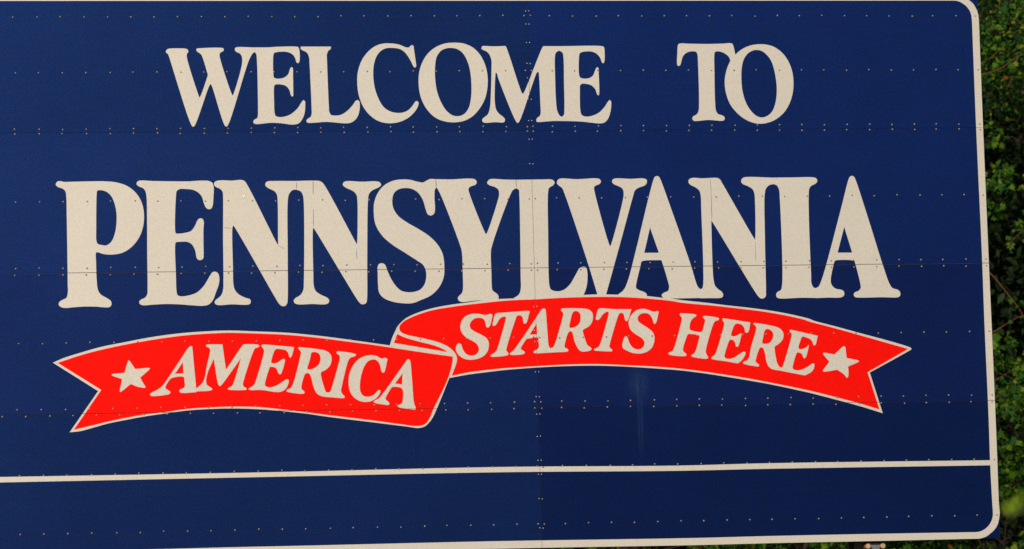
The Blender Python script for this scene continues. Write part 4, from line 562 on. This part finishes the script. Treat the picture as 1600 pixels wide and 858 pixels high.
# a scratch through the red sheeting and small wrinkles where the cream sheeting has lifted
for x0, z0, x1, z1, w in WRINKLES:
    a, b = Vector((x0 / 1000, z0 / 1000)), Vector((x1 / 1000, z1 / 1000))
    nn = Vector((-(b - a).y, (b - a).x)).normalized() * w / 1000
    m = (a + b) / 2
    yb = max(top(p.x, p.y) for p in (a, b, m)) - 0.0001
    bm = bmesh.new()
    base = [bm.verts.new((p.x, -yb, p.y)) for p in (a, m + nn, b, m - nn)]
    ridge = [bm.verts.new((p.x, -yb - 0.0022, p.y)) for p in (a * 0.6 + b * 0.4, a * 0.4 + b * 0.6)]
    for f in ((base[0], base[1], ridge[0]), (base[1], ridge[1], ridge[0]), (base[1], base[2], ridge[1]),
              (base[2], base[3], ridge[1]), (base[3], ridge[0], ridge[1]), (base[3], base[0], ridge[0]), tuple(base[::-1])):
        bm.faces.new(f)
    bmesh.ops.recalc_face_normals(bm, faces=bm.faces[:])
    from_bm('wrinkle', bm, M_CREAM, sign)

# steel posts behind the sign, bolted to it through a bracket under the lower edge
def bolt(x, z, y0, y1, r, post):
    bm = bmesh.new()
    tube(bm, [(x, y1, z), (x, y0 + 0.002, z)], r, r, 16)
    b = from_bm('bolt', bm, M_RUST, post, smooth=False)
    bm = bmesh.new()
    tube(bm, [(x, y0 + 0.003, z), (x, y0, z)], r * 0.86, r * 0.78, 16)
    from_bm('bolt_end', bm, M_BOLT_END, b)
for px, lab in ((2.322, 'steel post under the right end of the blue sign, its rusty bolts showing'), (-0.21, 'steel post behind the middle of the blue sign'), (-2.70, 'steel post behind the left end of the blue sign')):
    post = empty('sign_post', (px, 0.2, 0), lab, 'post', 'steel posts carrying the welcome sign')
    P = lambda x: x - px
    bm = bmesh.new()
    zt = 6.5
    box(bm, -0.095, 0.095, -0.095, -0.083, 0.0, zt)
    box(bm, -0.095, 0.095, 0.083, 0.095, 0.0, zt)
    box(bm, -0.005, 0.005, -0.0828, 0.0828, 0.0, zt)
    from_bm('beam', bm, M_POST, post)
    zb = 2.988 if px > 2 else 3.02
    bm = bmesh.new()
    box(bm, -0.012, 0.060, -0.150, -0.0955, zb - 0.30, zb + 0.018)
    from_bm('bracket', bm, M_BRACKET, post)
    for dz in (0, -0.10, -0.20):
        for dx in (-0.022, 0.076):
            bolt(dx, zb + dz, -0.185, -0.0952, 0.0175, post)
    bm = bmesh.new()
    tube(bm, [(0, 0, -0.02), (0, 0, 0.12)], 0.3, 0.29, 20)
    from_bm('footing', bm, M_CONCRETE, post)

# ---------------------------------------------------------------- foliage
LEAF_LOBED = np.array([(0, 0), (0.30, -0.02), (0.52, 0.28), (0.26, 0.34), (0.42, 0.68), (0.16, 0.62), (0, 1.0),
                       (-0.16, 0.62), (-0.42, 0.68), (-0.26, 0.34), (-0.52, 0.28), (-0.30, -0.02)])
LEAF_OVAL = np.array([(0, 0), (0.19, 0.25), (0.20, 0.6), (0, 1.0), (-0.20, 0.6), (-0.19, 0.25)])
def leaves_mesh(name, pos, size, shape, rng, mat, facing=0.5):
    """Real leaf outlines with a folded midrib, one island per leaf."""
    n = len(pos); k = len(shape)
    # leaf frame: normal random, biased up and to the open side
    nrm = rng.normal(size=(n, 3)); nrm /= np.linalg.norm(nrm, axis=1)[:, None]
    nrm = nrm * (1 - facing) + np.array([-0.25, -0.75, 0.55]) * facing
    nrm /= np.linalg.norm(nrm, axis=1)[:, None]
    d = rng.normal(size=(n, 3)) + np.array([0, -0.2, -0.5])
    d -= nrm * (d * nrm).sum(1)[:, None]; d /= np.linalg.norm(d, axis=1)[:, None]
    s = np.cross(nrm, d)
    sz = size * rng.uniform(0.55, 1.25, n)
    fold = rng.uniform(-0.1, 0.45, n); curl = rng.uniform(-0.1, 0.4, n)
    V = np.zeros((n, k, 3))
    for i, (u, v) in enumerate(shape):
        V[:, i] = pos + (s * u + d * v) * sz[:, None] - nrm * (sz * (fold * -abs(u) + curl * v * v))[:, None]
    V = V.reshape(-1, 3)
    tip = int(np.argmax(shape[:, 1]))
    # two halves sharing the midrib vertices 0 and tip
    A = list(range(0, tip + 1)); B = [0] + list(range(k - 1, tip - 1, -1))
    B = [0] + list(range(tip, k))
    faces = [A, B]
    loops = []; starts = []; tot = []
    base = np.arange(n) * k
    lo = np.concatenate([base[:, None] + np.array(f)[None, :] for f in faces], axis=1).ravel()
    lens = np.tile([len(f) for f in faces], n)
    me = bpy.data.meshes.new(name)
    me.vertices.add(len(V)); me.vertices.foreach_set('co', V.ravel())
    me.loops.add(len(lo)); me.loops.foreach_set('vertex_index', lo.astype(np.int32))
    me.polygons.add(len(lens)); me.polygons.foreach_set('loop_start', np.concatenate([[0], np.cumsum(lens)[:-1]]).astype(np.int32))
    me.polygons.foreach_set('loop_total', lens.astype(np.int32))
    me.materials.append(mat)
    me.update(calc_edges=True)
    return me

def clump_points(rng, centres, radii, per):
    out = []
    for c, r in zip(centres, radii):
        n = max(3, int(per * (r ** 2)))
        p = rng.normal(size=(n, 3)); p /= np.linalg.norm(p, axis=1)[:, None]
        rad = r * rng.uniform(0.35, 1.0, n) ** 0.6
        out.append(np.array(c) + p * rad[:, None] * np.array([1.0, 0.9, 0.72]))
    return np.concatenate(out)

def tree(name, x, y, h, spread, crown_lo, ncl, seed, mat, shape, leaf, label, cat, group=None, per=900, keep=None, lean=0.0, clr=(0.28, 0.55), facing=0.5, twig_mat=None):
    rng = np.random.default_rng(seed)
    root = empty(name, (x, y, 0), label, cat, group)
    trunk = [(0, 0, -0.2)]
    for i in range(1, 7):
        t = i / 6
        trunk.append((lean * t * h * 0.3 + rng.normal() * 0.08, rng.normal() * 0.08, h * 0.9 * t))
    bm = bmesh.new()
    tube(bm, trunk, 0.035 * h ** 0.75, 0.012, 8)
    from_bm('trunk', bm, M_BARK, root, smooth=True)
    cents = []; rads = []
    for i in range(ncl):
        t = rng.uniform(crown_lo, 1.0)
        ang = rng.uniform(0, 2 * math.pi)
        prof = math.sin(math.pi * min(1, max(0.12, (1.04 - t) / (1.04 - crown_lo))) ** 0.8) * 0.6 + 0.42
        rr = spread * prof * rng.uniform(0.25, 1.0) ** 0.6
        c = (lean * t * h * 0.3 + rr * math.cos(ang), rr * math.sin(ang), t * h)
        if keep and not keep(x + c[0], y + c[1], c[2], rng): continue
        cents.append(c); rads.append(rng.uniform(*clr))
    bm = bmesh.new()
    for c in cents[:90]:
        z0 = max(0.3, c[2] - (0.08 if h > 9 else 0.25) * h * rng.uniform(0.3, 0.9))
        t = min(1, z0 / (0.9 * h)); a = np.array([lean * t * h * 0.3, 0, z0]); c = np.array(c)
        mid = (a + c) / 2 + rng.normal(size=3) * 0.08 + np.array([0, 0, 0.08])
        tube(bm, [a, mid, c + (c - mid) * 0.2], 0.012, 0.004, 5)
    from_bm('branches', bm, twig_mat or M_BARK, root, smooth=True, kind='stuff')
    pts = clump_points(rng, cents, rads, per)
    if keep:
        m = np.array([keep(x + p[0], y + p[1], p[2], rng) for p in pts]); pts = pts[m]
    me = leaves_mesh('crown', pts, leaf, shape, rng, mat, facing)
    link('crown', me, None, root, kind='stuff')
    return root

# the dark hollow between the upper and the lower foliage right of the sign
def hollow(X, Y, Z, rng):
    w = 0.35 * math.sin(X * 2.1) + 0.2 * math.sin(X * 5.3 + 1)
    if X < 4.6: return True
    return not (5.55 + w < Z < 7.75 + 0.6 * w)

tree('leafy_tree', 7.4, 12.1, 12.2, 3.1, 0.56, 300, 21, M_LEAF_TOP, LEAF_OVAL, 0.062,
     'tall small leaved tree behind the upper right corner of the sign', 'tree', per=1900, keep=hollow, clr=(0.16, 0.42), facing=0.2)
tree('leafy_tree', 9.4, 12.8, 12.0, 2.6, 0.35, 110, 22, M_LEAF_TOP, LEAF_OVAL, 0.065,
     'tall tree farthest right behind the sign', 'tree', per=700)
tree('leafy_tree', 2.6, 12.2, 12.4, 2.7, 0.45, 120, 23, M_LEAF_TOP, LEAF_OVAL, 0.07,
     'tall tree hidden behind the right half of the sign', 'tree', per=600)
tree('leafy_tree', -1.6, 12.6, 11.6, 2.7, 0.40, 100, 24, M_LEAF_TOP, LEAF_OVAL, 0.07,
     'tall tree behind the left half of the sign', 'tree', per=450)
tree('leafy_tree', -6.0, 12.4, 11.8, 2.8, 0.35, 100, 25, M_LEAF_TOP, LEAF_OVAL, 0.07,
     'tall tree beyond the left end of the sign', 'tree', per=450)
shr = [(6.1, 10.2, 5.35, 1.35, 31, 'broad leaved shrub right of the lower corner of the sign'),
       (4.1, 10.1, 4.6, 1.3, 32, 'broad leaved shrub seen under the right end of the sign'),
       (8.2, 10.6, 5.2, 1.4, 33, 'broad leaved shrub farthest right under the tall tree'),
       (2.0, 10.3, 4.5, 1.3, 34, 'broad leaved shrub under the middle of the sign, left of the visible post'),
       (-0.3, 10.2, 4.5, 1.3, 35, 'broad leaved shrub behind the middle post of the sign'),
       (-2.6, 10.4, 4.7, 1.4, 36, 'broad leaved shrub behind the left half of the sign'),
       (-5.2, 10.3, 4.6, 1.5, 37, 'broad leaved shrub beyond the left post')]
for (sx, sy, sh, ss, seed, lab) in shr:
    near = sx > 3
    tree('shrub', sx, sy, sh, ss, 0.2, 200 if near else 80, seed, M_LEAF_LOW, LEAF_LOBED, 0.066, lab, 'shrub', 'shrubs at the foot of the wooded bank',
         per=1500 if near else 600, clr=(0.13, 0.32), facing=0.2)

# sapling with bare orange twigs and a few sunlit sprays in front of the hollow
sap = empty('sapling', (7.15, 10.7, 0), 'thin sapling with bare orange twigs and sparse leaf sprays beside the sign', 'sapling')
bm = bmesh.new(); tube(bm, [(0, 0, -0.1), (0.05, 0.05, 3), (0.2, 0, 6), (0.1, 0.1, 9.2)], 0.045, 0.012, 8)
from_bm('trunk', bm, M_BARK, sap, smooth=True)
base = np.array([7.15, 10.7, 0])
rng = np.random.default_rng(81)
for tw in TWIGS:
    pts = [np.array(p) - base for p in tw]
    bm = bmesh.new(); tube(bm, pts, 0.0055, 0.003, 6)
    from_bm('branch', bm, M_TWIG, sap, smooth=True)
pts = []
for cl in CLUMPS:
    c = np.array(cl[0]) - base
    n = rng.integers(10, 24)
    pts.append(c + rng.normal(size=(n, 3)) * np.array([0.075, 0.06, 0.06]))
for tw in TWIGS:
    for _ in range(7):
        i = rng.integers(0, len(tw) - 1); t = rng.uniform()
        pts.append((np.array(tw[i]) * (1 - t) + np.array(tw[i + 1]) * t - base + rng.normal(size=3) * 0.04)[None])
link('leaf_sprays', leaves_mesh('leaf_sprays', np.concatenate(pts), 0.068, LEAF_LOBED, rng, M_LEAF_LOW, 0.6), None, sap, kind='stuff')

# the wood on the bank behind: one unbroken mass
rng = np.random.default_rng(9)
n = 150000
X = np.concatenate([rng.uniform(-16, 22, n // 2), rng.uniform(1, 11, n - n // 2)]); Y = rng.uniform(13.0, 19, n)
Zg = 24 * np.clip((Y - 11.2) / 21, 0, 1) ** 1.1
Z = Zg + rng.uniform(-0.2, 6.0, n) ** 1.0
d = np.sin(X * 1.1 + Y * 0.8) + np.sin(Z * 1.3 + X * 0.6) + rng.normal(size=n) * 0.6
k = d > -0.9
link('woodland', leaves_mesh('woodland', np.stack([X, Y, Z], 1)[k], 0.13, LEAF_OVAL, rng, M_LEAF_DARK, 0.3), None, None, kind='stuff',
     label='dense dark woodland rising on the bank behind the sign', category='woodland')

# roadside sapling close to the camera, only its blurred tip reaches the frame
sx, sy, sz = SPRIG
sp = empty('roadside_sapling', (sx + 0.06, sy, 0), 'bright green leafy sprig blurred in the foreground at the lower right edge', 'plant')
bm = bmesh.new(); tube(bm, [(0.05, 0, -0.05), (0.06, 0.01, 1.0), (0.05, 0, sz - 0.12), (0.0, 0, sz + 0.005), (-0.07, 0, sz)], 0.008, 0.003, 6)
from_bm('stem', bm, M_GREEN_STEM, sp, smooth=True)
rng = np.random.default_rng(4)
for i in range(16):
    if i < 7:
        p = np.array([(-0.088 + 0.010 * i, 0.006 * i, sz + (0.010, 0.015, 0.013, 0.021, 0.018, 0.027, 0.022)[i])])
        L = 0.022
    else:
        p = np.array([(0.05 + 0.02 * math.cos(i * 2.4), 0.03 * math.sin(i * 2.4), sz - 0.1 - 0.08 * (i - 4))])
        L = 0.06
    link('leaf', leaves_mesh('leaf', p, L, LEAF_OVAL, rng, M_LEAF_NEAR, 0.75), None, sp)
